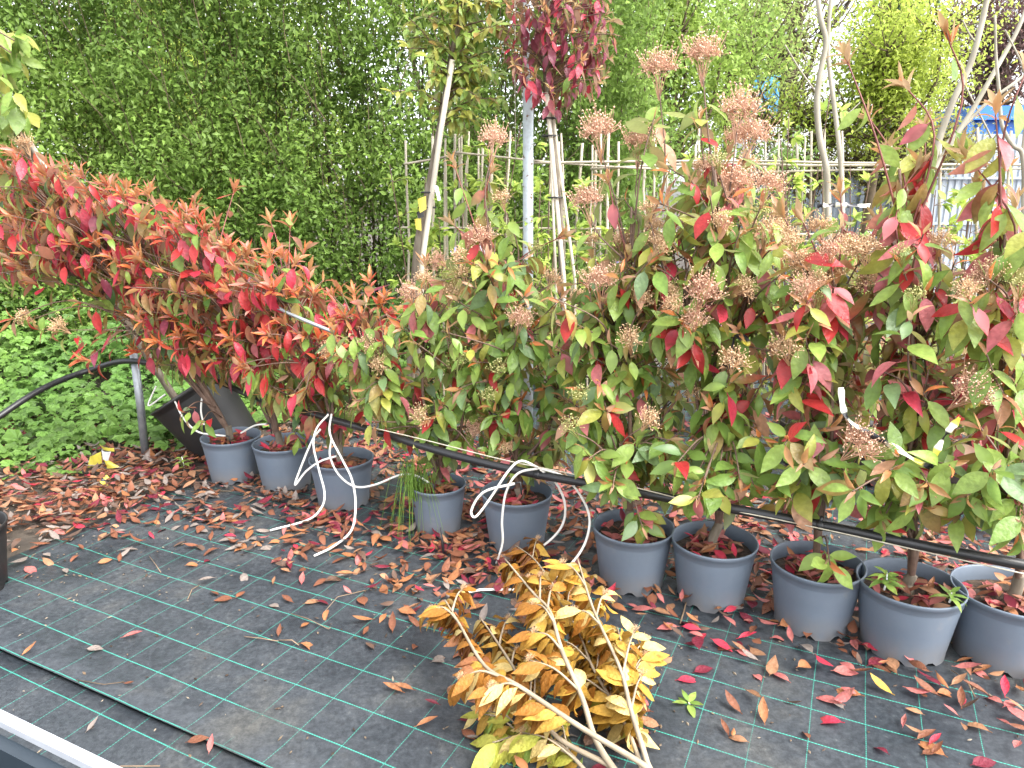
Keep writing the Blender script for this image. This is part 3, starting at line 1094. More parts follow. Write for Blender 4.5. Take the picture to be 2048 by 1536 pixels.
photinia("potted_photinia", "photinia with mossy single trunk and upright bronze shoots in grey pot with seedlings", (1.26, 2.02, 0.008),
         [(1740, 540), (1800, 470), (1880, 450), (1930, 540), (1940, 680), (1960, 880), (1900, 980), (1790, 900), (1750, 740)], 2.15, 32, R_SET, G_ROW,
         R=0.157, size=0.11, depth=0.22, heads=0.06,
         extra=[(1690, 110, 2.3, 'erect'), (1805, 165, 2.3, 'erect'), (1893, 65, 2.2, 'erect'), (1770, 300, 2.3, 'erect'), (1840, 330, 2.2, 'erect'), (1735, 230, 2.35, 'erect'), (1850, 250, 2.25, 'erect'), (1755, 440, 2.25, 'erect'),
                (1800, 400, 2.2, 'erect')],
         flowers=[(1730, 520, 2.15, 'tan'), (1920, 800, 1.9, 'pink'), (1880, 500, 2.1, 'tan')], low=[(1860, 980, 1.85), (1780, 940, 1.88), (1900, 930, 1.85), (1845, 1020, 1.85)])
photinia("potted_photinia", "photinia with big pink and yellow leaves in the grey pot cut by the frame", (1.54, 1.97, 0.008),
         [(1930, 550), (1990, 460), (2090, 430), (2120, 760), (2100, 1000), (2010, 980), (1950, 860)], 2.02, 30, R_SET, G_ROW,
         R=0.16, size=0.112, depth=0.2, heads=0.04,
         extra=[(1990, 215, 2.1, 'erect'), (2060, 120, 2.1, 'erect'), (1960, 380, 2.1, 'erect'), (2030, 400, 2.1, 'erect'), (1925, 300, 2.15, 'erect'), (2010, 330, 2.1, 'erect')],
         flowers=[(1990, 560, 1.95, 'tan')], low=[(1960, 1000, 1.8), (2040, 1080, 1.8), (1990, 940, 1.82), (2045, 1000, 1.82)])

G_BACK = "photinias in brown-black pots behind the grey row"
for (px, py, lab, pl) in [
        (1480, 900, "shorter photinia in dark pot standing behind the scuffed grey pot", [(1400, 560), (1520, 430), (1570, 600), (1560, 800), (1440, 830)]),
        (1640, 950, "bushy crimson photinia in dark pot behind the grey pot with overhanging leaves", [(1560, 620), (1680, 560), (1740, 700), (1730, 900), (1590, 900)]),
        (1780, 985, "green-leaved photinia in dark pot behind the pot with seedlings", [(1690, 680), (1830, 620), (1880, 800), (1860, 960), (1720, 940)]),
        (1960, 1030, "large-leaved photinia in dark pot behind the frame-cut grey pot", [(1860, 660), (1980, 560), (2090, 700), (2080, 980), (1900, 980)])]:
    g = at_z(px, py, 0.0)
    photinia("potted_photinia", lab, (g[0], g[1] + 0.17, 0.008), pl, g[1] + 0.1, 22, R_SET if px != 1780 else X_SET, G_BACK,
             R=0.17, H=0.24, pot='old_pot', size=0.10, depth=0.2, heads=0.05, cap=150)

# ------------------------------------------------------------------ leaning standard tree in the black tub
def lerp_pts(px, y0, y1):
    px = np.array(px, float)
    s = np.concatenate([[0], np.cumsum(np.hypot(*np.diff(px, axis=0).T))])
    s = s / s[-1]
    return np.array([at_y(p[0], p[1], y0 + (y1 - y0) * t) for p, t in zip(px, s)])


tub_c = at_z(440, 925, 0.0) + np.array([0, 0.18, 0.03])
lt = thing("leaning_tree", tub_c, "broad-leaved standard tree leaning out of a tilted black tub, tied to a stake", "potted tree")
make_pot(lt, tub_c, 0.23, 0.40, 'tub_plastic', tilt=(0.05, -0.55), rim=0.03, notch=False)
tr = lerp_pts([(385, 850), (250, 640), (140, 440), (60, 305), (0, 205), (-60, 90), (-110, -20)], 4.05, 3.6)
b = MB()
b.tube(smooth_line(tr, 30), np.linspace(0.022, 0.018, len(smooth_line(tr, 30))), 10)
b.build("trunk", M['bark'], lt)
b = MB()
sk = tr + np.array([0.035, -0.03, 0.03])
b.tube(smooth_line(sk[2:], 24), 0.012, 8)
b.build("stake", M['stake'], lt)
for t in (3, 4):
    b = MB()
    c = tr[t] * 0.6 + tr[t + 1] * 0.4 + np.array([.015, -.015, .015])
    ax = norm(tr[t + 1] - tr[t])
    s1 = norm(np.cross(ax, [0, 1, 0]))
    s2 = np.cross(ax, s1)
    b.tube([c + 0.036 * (math.cos(a) * s1 * 1.2 + math.sin(a) * s2) for a in np.linspace(0, 6.28, 15)], 0.006, 5)
    b.build("tie", M['black_plastic'], lt)
LV = Leaves()
for _ in range(26):
    q = (rng.uniform(-90, 45), rng.uniform(60, 215))
    tip = at_y(q[0], q[1], 3.55 + rng.uniform(-.2, .2))
    shoot(LV, tip, norm(np.array([rng.normal() * .5, -0.4, rng.uniform(-.3, .6)])), 'x', {'light_green': .45, 'green': .3, 'yellow_green': .25}, {'light_green': 1}, 0.13, 7, 1, 0.12, 0.9)
b = MB()
for _ in range(12):
    a = at_y(-60 + rng.uniform(-20, 20), 90 + rng.uniform(-20, 30), 3.5)
    e = at_y(rng.uniform(-60, 30), rng.uniform(70, 160), 3.55 + rng.uniform(-.15, .15))
    b.tube(smooth_line([a, (a + e) / 2 + [0, 0, .05], e], 8), np.linspace(.008, .003, 9), 5)
b.build("branch", M['twig'], lt)
LV.emit(lt, 150)

# steel tube lying through the red shoots
sp = lerp_pts([(505, 590), (585, 630), (668, 665)], 3.05, 2.98)
b = MB()
b.tube(smooth_line(sp, 8), 0.008, 10)
tag(b.build("steel_tube", M['galv']), "thin grey steel tube slanting through the crimson photinia leaves", "steel tube")

# ------------------------------------------------------------------ post, pipe, twine, drip tubes
foot = at_z(291, 912, 0.0)
top = at_y(267, 703, foot[1] - 0.02)
po = thing("steel_post", foot, "galvanised tube post holding up the black pipe beside the tub", "post")
b = MB()
b.tube([foot - np.array([0, 0, .05]), foot * .5 + top * .5 + np.array([.004, 0, 0]), top], 0.0215, 14)
b.build("tube", M['galv'], po)
b = MB()
cl = top + np.array([0, 0, -0.05])
b.tube([cl + np.array([0.026 * math.cos(a), 0.026 * math.sin(a), 0]) for a in np.linspace(0, 6.0, 14)], 0.005, 6)
b.tube([cl + np.array([0.02, -0.02, 0.005]), cl + np.array([0.055, -0.025, 0.012])], 0.004, 6)
b.build("clamp", M['galv'], po)

pip = [(-120, 920, 3.2), (0, 832, 3.4), (90, 775, 3.6), (180, 740, 3.8), (266, 722, foot[1] - .045), (400, 750, 3.62), (520, 798, 3.32), (640, 832, 3.06),
       (760, 866, 2.83), (900, 908, 2.63), (1035, 941, 2.52), (1180, 968, 2.36), (1320, 993, 2.25), (1450, 1015, 2.16), (1640, 1050, 2.04), (1840, 1090, 1.93),
       (2048, 1130, 1.84), (2200, 1160, 1.78)]
PIPE = smooth_line([at_y(*p) for p in pip], 120)
pp = thing("irrigation_pipe", PIPE[30], "long black irrigation pipe running above the grey pots to the post", "irrigation pipe")
b = MB()
b.tube(PIPE, 0.0155, 14)
b.build("pipe", M['black_plastic'], pp)


def pipe_at(px):
    d = PIPE - np.array([0, 0, CAM_H])
    f_ = d[:, 1] * cP - d[:, 2] * sP
    x = 1024 + FPX * d[:, 0] / f_
    return PIPE[int(np.argmin(np.abs(x - px)))]


for px in (663, 1078, 1642):
    c = pipe_at(px)
    i = int(np.argmin(np.linalg.norm(PIPE - c, axis=1)))
    ax = norm(PIPE[i + 1] - PIPE[i - 1])
    b = MB()
    b.tube([c - ax * 0.012, c - ax * .004, c + ax * .004, c + ax * 0.012], [0.0155, 0.0178, 0.0178, 0.0155], 14)
    b.tube([c, c + np.array([0, -0.006, 0.03])], 0.006, 8)
    b.build("connector", M['black_plastic'], pp)

tw = [(735, 853, 2.80), (850, 880, 2.66), (1000, 918, 2.50), (1130, 945, 2.36), (1270, 975, 2.26), (1420, 1012, 2.17), (1560, 1040, 2.07), (1700, 1070, 1.985),
      (1860, 1106, 1.90), (2060, 1150, 1.82)]
b = MB()
b.tube(smooth_line([at_y(*p) for p in tw], 60), 0.0022, 5)
tag(b.build("twine", M['twine']), "pale twine stretched along the black irrigation pipe", "twine")

G_TUBE = "white drip tubes of the irrigation line"


def drip_tube(px, y0, y1, label, ground=False, peg=False, r=0.0047):
    P = lerp_pts(px, y0, y1)
    if ground:
        e = at_z(px[-1][0], px[-1][1], 0.014)
        P = lerp_pts(px, y0, e[1])
        P[:, 2] = np.maximum(P[:, 2], 0.014)
    t = thing("drip_tube", P[0], label, "drip tube", G_TUBE)
    b = MB()
    b.tube(smooth_line(P, 60), r, 8)
    b.build("tube", M['white_tube'], t)
    b = MB()
    e, d = P[-1], norm(P[-1] - P[-2])
    if peg:
        b.tube([e - d * .004, e + d * 0.02, e + d * .025 + np.array([0, 0, -0.05])], [0.005, 0.0045, 0.003], 6)
        b.build("drip_peg", M['black_plastic'], t)
    return t


yA = pipe_at(663)[1] - 0.02
drip_tube([(657, 829), (634, 856), (627, 890), (638, 940), (649, 985), (643, 1015), (615, 1040), (540, 1061)], yA, 2.85, "white drip tube hanging from pipe and ending on leaves left of the pair", True)
drip_tube([(663, 828), (660, 868), (684, 918), (704, 960), (711, 1010), (703, 1060), (668, 1092), (628, 1112)], yA, 2.6, "longest white drip tube dropping past the third pot to the fabric edge", True)
drip_tube([(663, 878), (660, 912), (678, 950), (710, 973), (748, 970), (800, 950), (830, 951), (858, 965)], yA - .02, 2.78, "white drip tube arching from third pot through the grass into the small pot", peg=True)
drip_tube([(641, 858), (622, 886), (590, 968), (612, 943), (640, 923), (674, 912)], yA - .01, yA - 0.06, "kinked white drip tube bent back into the third pot", peg=True)
yB = pipe_at(1078)[1] - 0.02
drip_tube([(1080, 936), (1036, 947), (1012, 985), (1004, 1040), (1005, 1085), (993, 1127)], yB, 2.4, "white drip tube hoop falling before the fifth pot to the cut branches", True)
drip_tube([(1080, 938), (1112, 966), (1130, 1010), (1122, 1055), (1082, 1094), (1014, 1125)], yB, 2.4, "white drip tube curling from the hoops over the tips of cut branches", True)
drip_tube([(1082, 937), (1130, 955), (1168, 1003), (1179, 1050), (1160, 1105), (1110, 1155), (1040, 1178), (960, 1180), (903, 1194)], yB, 2.3, "widest white drip tube hoop, its end lying beyond the brown leaves", True)
drip_tube([(1076, 935), (1042, 922), (1016, 943), (985, 990), (952, 1033), (943, 1020), (968, 984), (1030, 967)], yB, yB - 0.06, "white drip tube looped back into the fifth pot", peg=True)
drip_tube([(312, 772), (297, 811), (330, 789)], 3.75, 3.7, "short white drip tube end poking from the black tub")
drip_tube([(350, 803), (368, 838), (395, 863), (425, 869), (452, 872)], 3.55, 3.4, "thin white drip tube reaching past leaves into first grey pot", peg=True)
drip_tube([(406, 780), (402, 820), (408, 850)], 3.5, 3.46, "short white drip tube hanging straight before the black tub")
drip_tube([(482, 866), (510, 851), (534, 848)], 3.38, 3.3, "short white drip tube between the first and second grey pots", peg=True)

# ------------------------------------------------------------------ cane trellis with young shrubs
TY = 4.9
tl = thing("cane_trellis", (1.2, TY, 0), "long trellis of upright and lashed bamboo canes behind the photinias", "trellis")
cane_px = [(811, 281, 820, 640), (865, 272, 868, 640), (917, 263, 920, 660), (938, 263, 926, 660), (957, 297, 950, 640), (966, 290, 945, 640), (985, 285, 962, 650),
           (1021, 262, 1002, 650), (1048, 284, 1046, 640), (1104, 265, 1092, 640), (1118, 283, 1125, 650), (1122, 267, 1132, 640), (1165, 286, 1138, 650), (1185, 290, 1178, 640),
           (1192, 300, 1188, 640), (1217, 265, 1212, 640), (1237, 283, 1232, 650), (1309, 270, 1306, 650), (1333, 300, 1330, 640), (1398, 255, 1402, 640), (1430, 290, 1420, 650),
           (1500, 300, 1505, 650), (1531, 262, 1529, 650), (1558, 266, 1557, 650), (1611, 275, 1590, 640), (1623, 262, 1618, 640), (1648, 258, 1650, 640), (1684, 262, 1690, 640),
           (1782, 290, 1790, 640), (1815, 258, 1812, 650), (1881, 270, 1878, 640), (1955, 255, 1951, 650), (2022, 262, 2000, 640), (2050, 250, 2052, 640)]
for _ in range(16):
    x_ = rng.uniform(840, 1660)
    cane_px.append((x_, rng.uniform(250, 330), x_ + rng.uniform(-14, 14), 640))
for i, (x0, y0, x1, y1) in enumerate(cane_px):
    Y = TY + rng.uniform(-.12, .12) - (x0 - 1000) * 0.0002
    a, c = at_y(x0, y0, Y), at_y(x1, y1, Y + rng.uniform(-.08, .08))
    g = c + (c - a) / max(1e-6, (a[2] - c[2])) * (c[2] - 0.0)
    b = MB()
    n = 9
    pts = np.array([a + (g - a) * t for t in np.linspace(0, 1, n)])
    pts[1:-1] += rng.normal(0, 0.004, (n - 2, 3))
    rr = np.full(n, rng.uniform(0.006, 0.0105))
    b.tube(pts, rr * np.linspace(.9, 1.1, n), 8)
    for t in np.linspace(0.08, 0.9, 6):               # nodes
        q = a + (g - a) * t
        ax = norm(g - a)
        b.tube([q - ax * .006, q, q + ax * .006], [rr[0] * .95, rr[0] * 1.25, rr[0] * .95], 8, cap=False)
    b.build("cane", M['cane'], tl)
for pts in ([(808, 328), (880, 316), (925, 305)], [(905, 304), (1020, 316), (1110, 325), (1250, 335), (1330, 338)], [(1060, 326), (1250, 323), (1500, 322), (1700, 326), (1800, 326)],
            [(1180, 338), (1400, 328), (1640, 331), (1900, 329), (2100, 330)], [(1500, 345), (1700, 340), (1980, 338), (2100, 336)], [(803, 455), (1000, 456), (1250, 458)],
            [(930, 460), (1080, 478), (1300, 495)], [(1240, 462), (1420, 466), (1700, 470)], [(1330, 640), (1500, 642), (1750, 640), (2060, 636)], [(1480, 480), (1720, 484), (2060, 486)],
            [(1250, 590), (1420, 600), (1560, 604)], [(1640, 560), (1850, 566), (2080, 570)]):
    Y = TY - 0.14 + rng.uniform(-.03, .03)
    b = MB()
    line = smooth_line([at_y(p[0], p[1], Y - (p[0] - 1000) * .0002) for p in pts], 16)
    b.tube(line, rng.uniform(.006, .0085), 8)
    b.build("rail", M['cane'], tl)

G_YS = "young shrubs trained on the cane trellis"
ys_spots = [(815, 330, 600, "slender"), (905, 350, 600, "bushy"), (960, 330, 620, "loose"), (990, 245, 600, "tall"), (1080, 370, 600, "thin"), (1130, 330, 600, "leafy"),
            (1200, 360, 600, "sparse"), (1380, 300, 620, "wispy"), (1560, 330, 640, "full"), (1610, 180, 640, "tallest"), (1700, 330, 640, "open"), (1830, 380, 640, "low"),
            (1940, 360, 640, "spreading"), (2020, 380, 640, "broad")]
near_what = ["at the end cane of the trellis", "behind the staked yellow-green tree", "between paired canes left of the steel pole", "rising above the cane tops by the steel pole",
             "behind the steel pole", "at the staked red tree's foot", "between canes right of the red tree", "behind the pink flower heads", "beside the white blossom",
             "climbing past the pale crooked trunk", "right of the pale crooked trunk", "before the pale sheet fence", "under the blue container", "where the trellis leaves the frame"]
for (px, pt, pb, look), wh in zip(ys_spots, near_what):
    Y = TY - 0.16 - (px - 1000) * 0.0002
    base = at_y(px, pb, Y)
    base[2] = 0.0
    t = thing("young_shrub", base, f"{look} young shrub with yellow-green spring leaves {wh}", "shrub", G_YS)
    topP = at_y(px, pt, Y)
    b = MB()
    LV = Leaves()
    for s in range(4):
        e = topP + np.array([rng.uniform(-.18, .18), rng.uniform(-.1, .05), -rng.uniform(0, .5) * (s > 0)])
        line = smooth_line([base + rng.normal(0, .02, 3) * [1, 1, 0], (base + e) / 2 + rng.normal(0, .05, 3), e], 14)
        b.tube(line, np.linspace(.007, .003, len(line)), 5)
        for q in line[5::2]:
            for _ in range(2):
                sd_ = norm(np.array([rng.normal(), rng.normal(), rng.uniform(-.2, .8)]))
                tip = q + sd_ * rng.uniform(.02, .14)
                b.tube([q, tip], .002, 3, cap=False)
                for _k in range(7):
                    LV.add('laurel', pick({'spring': .75, 'light_green': .25}), tip, norm(sd_ + rng.normal(0, .7, 3)), np.array([0, -.3, 1]) + rng.normal(0, .4, 3), rng.uniform(.06, .095))
    b.build("stem", M['twig'], t)
    LV.emit(t, 110, 'far_leaf')

# ------------------------------------------------------------------ standards, pole, pale trunks
pb_ = at_y(1057, 640, 4.55)
pl_b = np.array([at_y(1058, 600, 4.5)[0], 4.5, 0.0])
pt_ = at_y(1055, -60, 4.5)
pt_[0] = at_y(1055, 0, 4.5)[0]
pl = thing("steel_pole", pl_b, "pale grey painted steel pole with rust spots rising out of frame", "pole")
b = MB()
b.tube([pl_b, (pl_b + pt_) / 2, pt_ + np.array([0, 0, .8])], 0.032, 18)
b.build("shaft", M['pole'], pl)
b = MB()
c = at_y(1056, 22, 4.5)
b.tube([c + np.array([.036 * math.cos(a), .036 * math.sin(a), .01 * math.sin(a)]) for a in np.linspace(0, 6.28, 16)], .003, 5)
b.build("wire_band", M['black_plastic'], pl)
b = MB()
b.tube([at_y(1030, -20, 4.3), at_y(1030, 160, 4.3), at_y(1031, 318, 4.35)], .002, 4)
tag(b.build("hanging_cord", M['twine']), "thin cord hanging straight beside the steel pole", "cord")

yt_b = at_y(838, 545, 4.5)
yt_b = np.array([yt_b[0] - .1, 4.5, 0])
yt = thing("staked_tree", yt_b, "slim young tree with curled yellow-green leaves tied to a pale stake", "tree")
trk = [yt_b, at_y(832, 530, 4.5), at_y(850, 420, 4.5), at_y(868, 320, 4.5), at_y(888, 210, 4.5), at_y(903, 110, 4.5), at_y(925, 20, 4.5), at_y(940, -80, 4.5)]
b = MB()
TRK = smooth_line(trk, 40)
b.tube(TRK, np.linspace(.03, .012, len(TRK)), 9)
b.build("trunk", M['bark'], yt)
b = MB()
b.tube([at_y(842, 545, 4.42) * [1, 1, 0] + [-.06, 0, 0], at_y(845, 520, 4.42), at_y(882, 260, 4.43), at_y(905, 120, 4.44)], .0165, 8)
b.build("stake", M['stake'], yt)
for y in (385, 415):
    b = MB()
    c = at_y(857 + (400 - y) * .15, y, 4.46)
    b.tube([c + np.array([.052 * math.cos(a), .045 * math.sin(a), 0]) for a in np.linspace(0, 6.28, 16)], .006, 5)
    b.build("tie", M['black_plastic'], yt)
LV = Leaves()
for k in range(64):
    j = int(rng.integers(int(len(TRK) * .5), len(TRK)))
    q = TRK[j]
    sd_ = norm(np.array([rng.normal(), rng.normal() * .7, rng.uniform(.1, 1.1)]))
    L_ = rng.uniform(.12, .42)
    e = q + sd_ * L_
    line = smooth_line([q, q + sd_ * L_ * .5 + [0, 0, .02], e - [0, 0, .04]], 8)
    bb = MB()
    bb.tube(line, np.linspace(.005, .002, len(line)), 4)
    bb.build("branch", M['twig'], yt)
    for p_ in line[2:]:
        for _ in range(3):
            r_ = norm(rng.normal(0, 1, 3) + sd_ * .5)
            LV.add('laurel', pick({'light_green': .45, 'yellow_green': .42, 'olive': .08, 'green': .05}), p_, r_ + [0, 0, -.5], [rng.normal() * .4, -.5, .8], rng.uniform(.065, .105))
LV.emit(yt, 300)

rt_b = np.array([at_y(1130, 560, 4.25)[0] + .02, 4.25, 0])
rt = thing("staked_tree", rt_b, "crimson-leaved standard photinia with its trunk strapped to pale stakes", "tree")
trk = [rt_b, at_y(1122, 480, 4.25), at_y(1112, 350, 4.25), at_y(1098, 230, 4.25), at_y(1090, 140, 4.25), at_y(1095, 30, 4.25), at_y(1100, -80, 4.25)]
TRK = smooth_line(trk, 30)
b = MB()
b.tube(TRK, np.linspace(.02, .012, len(TRK)), 8)
b.build("trunk", M['bark'], rt)
for (a, c, r_) in (((1093, 185), (1128, 560), .0125), ((1104, 215), (1150, 560), .009), ((1100, 260), (1112, 560), .008)):
    b = MB()
    g = at_y(c[0], c[1], 4.2)
    b.tube([np.array([g[0] + .02, 4.2, 0]), g, at_y(a[0], a[1], 4.2)], r_, 8)
    b.build("stake", M['stake'] if r_ > .012 else M['cane'], rt)
for y in (237, 272, 395):
    b = MB()
    c = at_y(1096 + (y - 237) * .1, y, 4.22)
    b.tube([c + np.array([.045 * math.cos(a), .04 * math.sin(a), 0]) for a in np.linspace(0, 6.28, 16)], .005, 5)
    b.build("tie", M['black_plastic'], rt)
LV = Leaves()
for q in spread_in([(1030, -80), (1215, -80), (1235, 30), (1232, 120), (1190, 185), (1120, 195), (1050, 170), (998, 120), (1000, 40)], 100):
    tip = at_y(q[0], q[1], 4.25 + rng.uniform(-.25, .25))
    st = TRK[int(np.argmin(np.abs(TRK[:, 2] - (tip[2] - .08))))]
    line = smooth_line([st, (st + tip) / 2 + [0, 0, .03], tip], 8)
    bb = MB()
    bb.tube(line, np.linspace(.005, .002, len(line)), 4)
    bb.build("branch", M['twig'], rt)
    shoot(LV, tip, tip - st + [0, 0, .1], 'x', {'crimson': .18, 'pink': .08, 'purple': .46, 'maroon': .2, 'green': .08}, {'bronze': .6, 'brown': .2, 'olive': .2}, .088, 6, 5, .13, 1.0)
LV.emit(rt, 300)


def trunk_tree(label, lines, Y, base_px, extra_leaf=0):
    bx = at_y(base_px, 600, Y)[0]
    t = thing("bare_tree", (bx, Y, 0), label, "tree", "pale-barked young trees behind the trellis")
    for k, (ln, r0, r1) in enumerate(lines):
        P = [at_y(p[0], p[1], Y + (p[2] if len(p) > 2 else 0)) for p in ln]
        if k == 0:
            P = P + [np.array([bx, Y, 0.0])]
        L_ = smooth_line(P, 40)
        b = MB()
        b.tube(L_, np.linspace(r0, r1, len(L_)) * .55 * (1 + .06 * vnoise(L_, 9, k)), 10)
        b.build("trunk" if k == 0 else "limb", M['pale_bark'], t)
    return t


trunk_tree("crooked pale-barked young tree with two stems behind the tallest flower heads",
           [([(1630, -40), (1642, 40), (1652, 85), (1640, 150), (1634, 210), (1640, 280), (1653, 340), (1656, 420), (1655, 520)], .022, .034),
            ([(1668, -60), (1660, 20), (1656, 80), (1658, 130), (1668, 210), (1678, 290), (1684, 380), (1686, 520)], .016, .024),
            ([(1570, 90), (1600, 140), (1636, 190)], .006, .008), ([(1720, 205), (1690, 235), (1676, 260)], .005, .008)], 3.9, 1660)
trunk_tree("leaning pale-barked tree with forking limbs in front of the blue container",
           [([(1985, -60), (1965, 40), (1940, 130), (1905, 205), (1872, 300), (1852, 400), (1838, 520)], .022, .036),
            ([(2060, 0), (2030, 70), (1985, 150), (1945, 220), (1900, 290), (1868, 340)], .016, .024),
            ([(2080, 125), (2030, 165), (1975, 205), (1930, 250), (1890, 290)], .012, .018),
            ([(1925, 40), (1940, 70), (1955, 88)], .006, .009), ([(1930, 170), (1965, 240), (1995, 300)], .006, .009)], 3.75, 1830)
trunk_tree("pale curving young tree at the trellis end cutting the frame edge",
           [([(1990, 30), (1992, 110), (1998, 180), (2004, 250), (2025, 290), (2045, 310), (2048, 400), (2040, 520)], .010, .026),
            ([(2075, 120), (2055, 220), (2046, 300)], .010, .016), ([(2010, 60), (2040, 120), (2055, 170)], .006, .010)], 3.6, 2035)

# ------------------------------------------------------------------ hedge, undergrowth
def leaf_cloud(b, P, n_per, spread_, size, col, jit=.25, down=.2, tpl=FAR):
    """clumps of small leaves round the points P"""
    k = len(P)
    N = k * n_per
    T = np.repeat(P, n_per, 0) + rng.normal(0, spread_, (N, 3))
    d = norm(rng.normal(0, 1, (N, 3)) + np.array([0, -.3, -down + .2]))
    n = rng.normal(0, .55, (N, 3)) + np.array([0, -.35, .9])
    R = frames(d, n)
    S = size * rng.uniform(.65, 1.35, N)
    cl = np.repeat(np.asarray(col(P)) * (1 + rng.normal(0, jit * .6, (k, 1))), n_per, 0) * (1 + rng.normal(0, jit * .5, (N, 1)))
    cl = np.clip(cl, .008, .8)
    h = rng.random(N) < .5
    b.inst(tpl[0], R[h], T[h], S[h], cl[h])
    b.inst(tpl[1], R[~h], T[~h], S[~h], cl[~h])


hx0, hx1 = -6.6, 1.15
hd = thing("hedge", (-2.5, 6.6, 0), "tall loose green hedge with brown stems showing through", "hedge")
nC = 40000
cp = np.column_stack([rng.uniform(hx0, hx1, nC), rng.uniform(0, 1, nC) ** 1.7, rng.uniform(.02, 3.75, nC)])
face = 5.95 + .28 * vnoise(cp[:, [0, 2]], 1.5, 5) + .10 * vnoise(cp[:, [0, 2]], 5, 6) + .05 * cp[:, 2]
cp[:, 1] = face + cp[:, 1] * 1.25
dens = vnoise(cp, 1.7, 8) * .5 + vnoise(cp * [2.2, 1, .55], 2.4, 18) * .5
keep = (dens > -.46 + .04 * (cp[:, 2] > 2.0) + np.where((cp[:, 0] > -2.0) & (cp[:, 2] > 1.0), .14, 0))
cp = cp[keep]
b = MB()


def hedge_col(P):
    t = np.clip(.5 + .5 * vnoise(P, 1.1, 9), 0, 1)[:, None]
    c = np.array([.14, .235, .045]) * (1 - t) + np.array([.25, .37, .075]) * t
    back = np.clip((P[:, 1] - 6.7) / .6, 0, 1)[:, None]
    return c * (1 - .4 * back) + np.array([.26, .30, .04]) * .4 * back


leaf_cloud(b, cp, 7, .064, .054, hedge_col)
b.build("foliage", M['far_leaf'], hd, kind='stuff')
b = MB()
for _ in range(120):
    x, y = rng.uniform(hx0, hx1), rng.uniform(6.5, 7.3)
    z = np.linspace(0, rng.uniform(2.6, 3.9), 9)
    P = np.column_stack([x + np.cumsum(rng.normal(0, .045, 9)), y + np.cumsum(rng.normal(0, .035, 9)), z])
    b.tube(P, np.linspace(rng.uniform(.008, .017), .004, 9), 5, cap=False)
b.build("stem", M['hedge_bark'], hd, kind='stuff')
b = MB()
for _ in range(2600):
    a = np.array([rng.uniform(hx0, hx1), rng.uniform(6.0, 7.2), rng.uniform(.1, 3.4)])
    e = a + np.array([rng.normal() * .12, rng.uniform(-.3, .1), rng.uniform(.05, .5)])
    b.tube([a, (a + e) / 2 + rng.normal(0, .02, 3), e], [.0045, .0035, .002], 3, cap=False)
b.build("twig", M['hedge_bark'], hd, kind='stuff')


def lobed_tpl():
    a = np.linspace(-2.5, 2.5, 11)
    r = np.array([.62, .55, .82, .66, .92, .78, .92, .66, .82, .55, .62])
    v = [(0, 0, 0)] + [(rr * .62 * math.sin(t), .12 + rr * .62 * math.cos(t), .05 * ((i % 2) * 2 - 1) - .08 * rr) for i, (t, rr) in enumerate(zip(a, r))]
    f = [(0, i + 1, i) for i in range(1, 11)]
    return np.array(v), f, np.array([.85] + [1.05 if i % 2 else .95 for i in range(11)])


LOBE = lobed_tpl()
b = MB()
nW = 17000
W = np.column_stack([rng.uniform(-6.5, .9, nW), rng.uniform(2.6, 6.3, nW), np.zeros(nW)])
edge = 3.35 + .9 * np.clip((W[:, 0] + 2.35) / .7, 0, 1) + .22 * vnoise(W[:, :2], 2.6, 31) + .12 * vnoise(W[:, :2], 7, 32)
edge = np.where(W[:, 0] < -2.9, 2.9 + .2 * vnoise(W[:, :2], 3, 33), edge)
edge = np.where(W[:, 0] > -1.1, 4.3 + .3 * vnoise(W[:, :2], 2, 34), edge)
din = W[:, 1] - edge
keep = (din > 0) & (rng.random(nW) < np.clip(din / .25, .15, 1)) & (vnoise(W[:, :2], 3.1, 35) > -.75)
keep &= ~((W[:, 0] > -.2) & (W[:, 1] < 5.3))
W, din = W[keep], din[keep]
hgt = np.clip(.05 + .13 * din, 0, .36) * (.75 + .35 * vnoise(W[:, :2], 2.2, 36))
W[:, 2] = .012 + hgt * rng.uniform(.25, 1.05, len(W)) + np.where(W[:, 1] > 5.3, rng.random(len(W)) ** 2 * (W[:, 1] - 5.3) * .8, 0)
d = norm(np.column_stack([rng.normal(0, 1, len(W)), rng.normal(-.5, 1, len(W)), rng.normal(-.1, .3, len(W))]))
n = np.column_stack([rng.normal(0, .3, len(W)), rng.normal(-.35, .3, len(W)), np.ones(len(W))])
t = np.clip(.5 + .5 * vnoise(W[:, :2], 1.7, 37), 0, 1)[:, None]
wc = (np.array([.085, .18, .035]) * (1 - t) + np.array([.19, .33, .065]) * t) * (1 + rng.normal(0, .2, (len(W), 1)))
b.inst(LOBE, frames(d, n), W, rng.uniform(.055, .115, len(W)), np.clip(wc, .01, .7))
tag(b.build("weed_undergrowth", M['weed_leaf'], smooth=False), kind='stuff')
b = MB()
sel = rng.choice(len(W), 3500, replace=False)
for k in sel:
    p = W[k]
    q = np.array([p[0] + rng.normal() * .03, p[1] + rng.normal() * .03, 0])
    b.tube([q, (p + q) / 2 + rng.normal(0, .008, 3), p], .0014, 3, (.12, .16, .05), cap=False)
tag(b.build("undergrowth_stems_grass", M['weed_leaf']), kind='stuff')
bpy.data.objects["undergrowth_stems_grass"].name = "weed_grass"

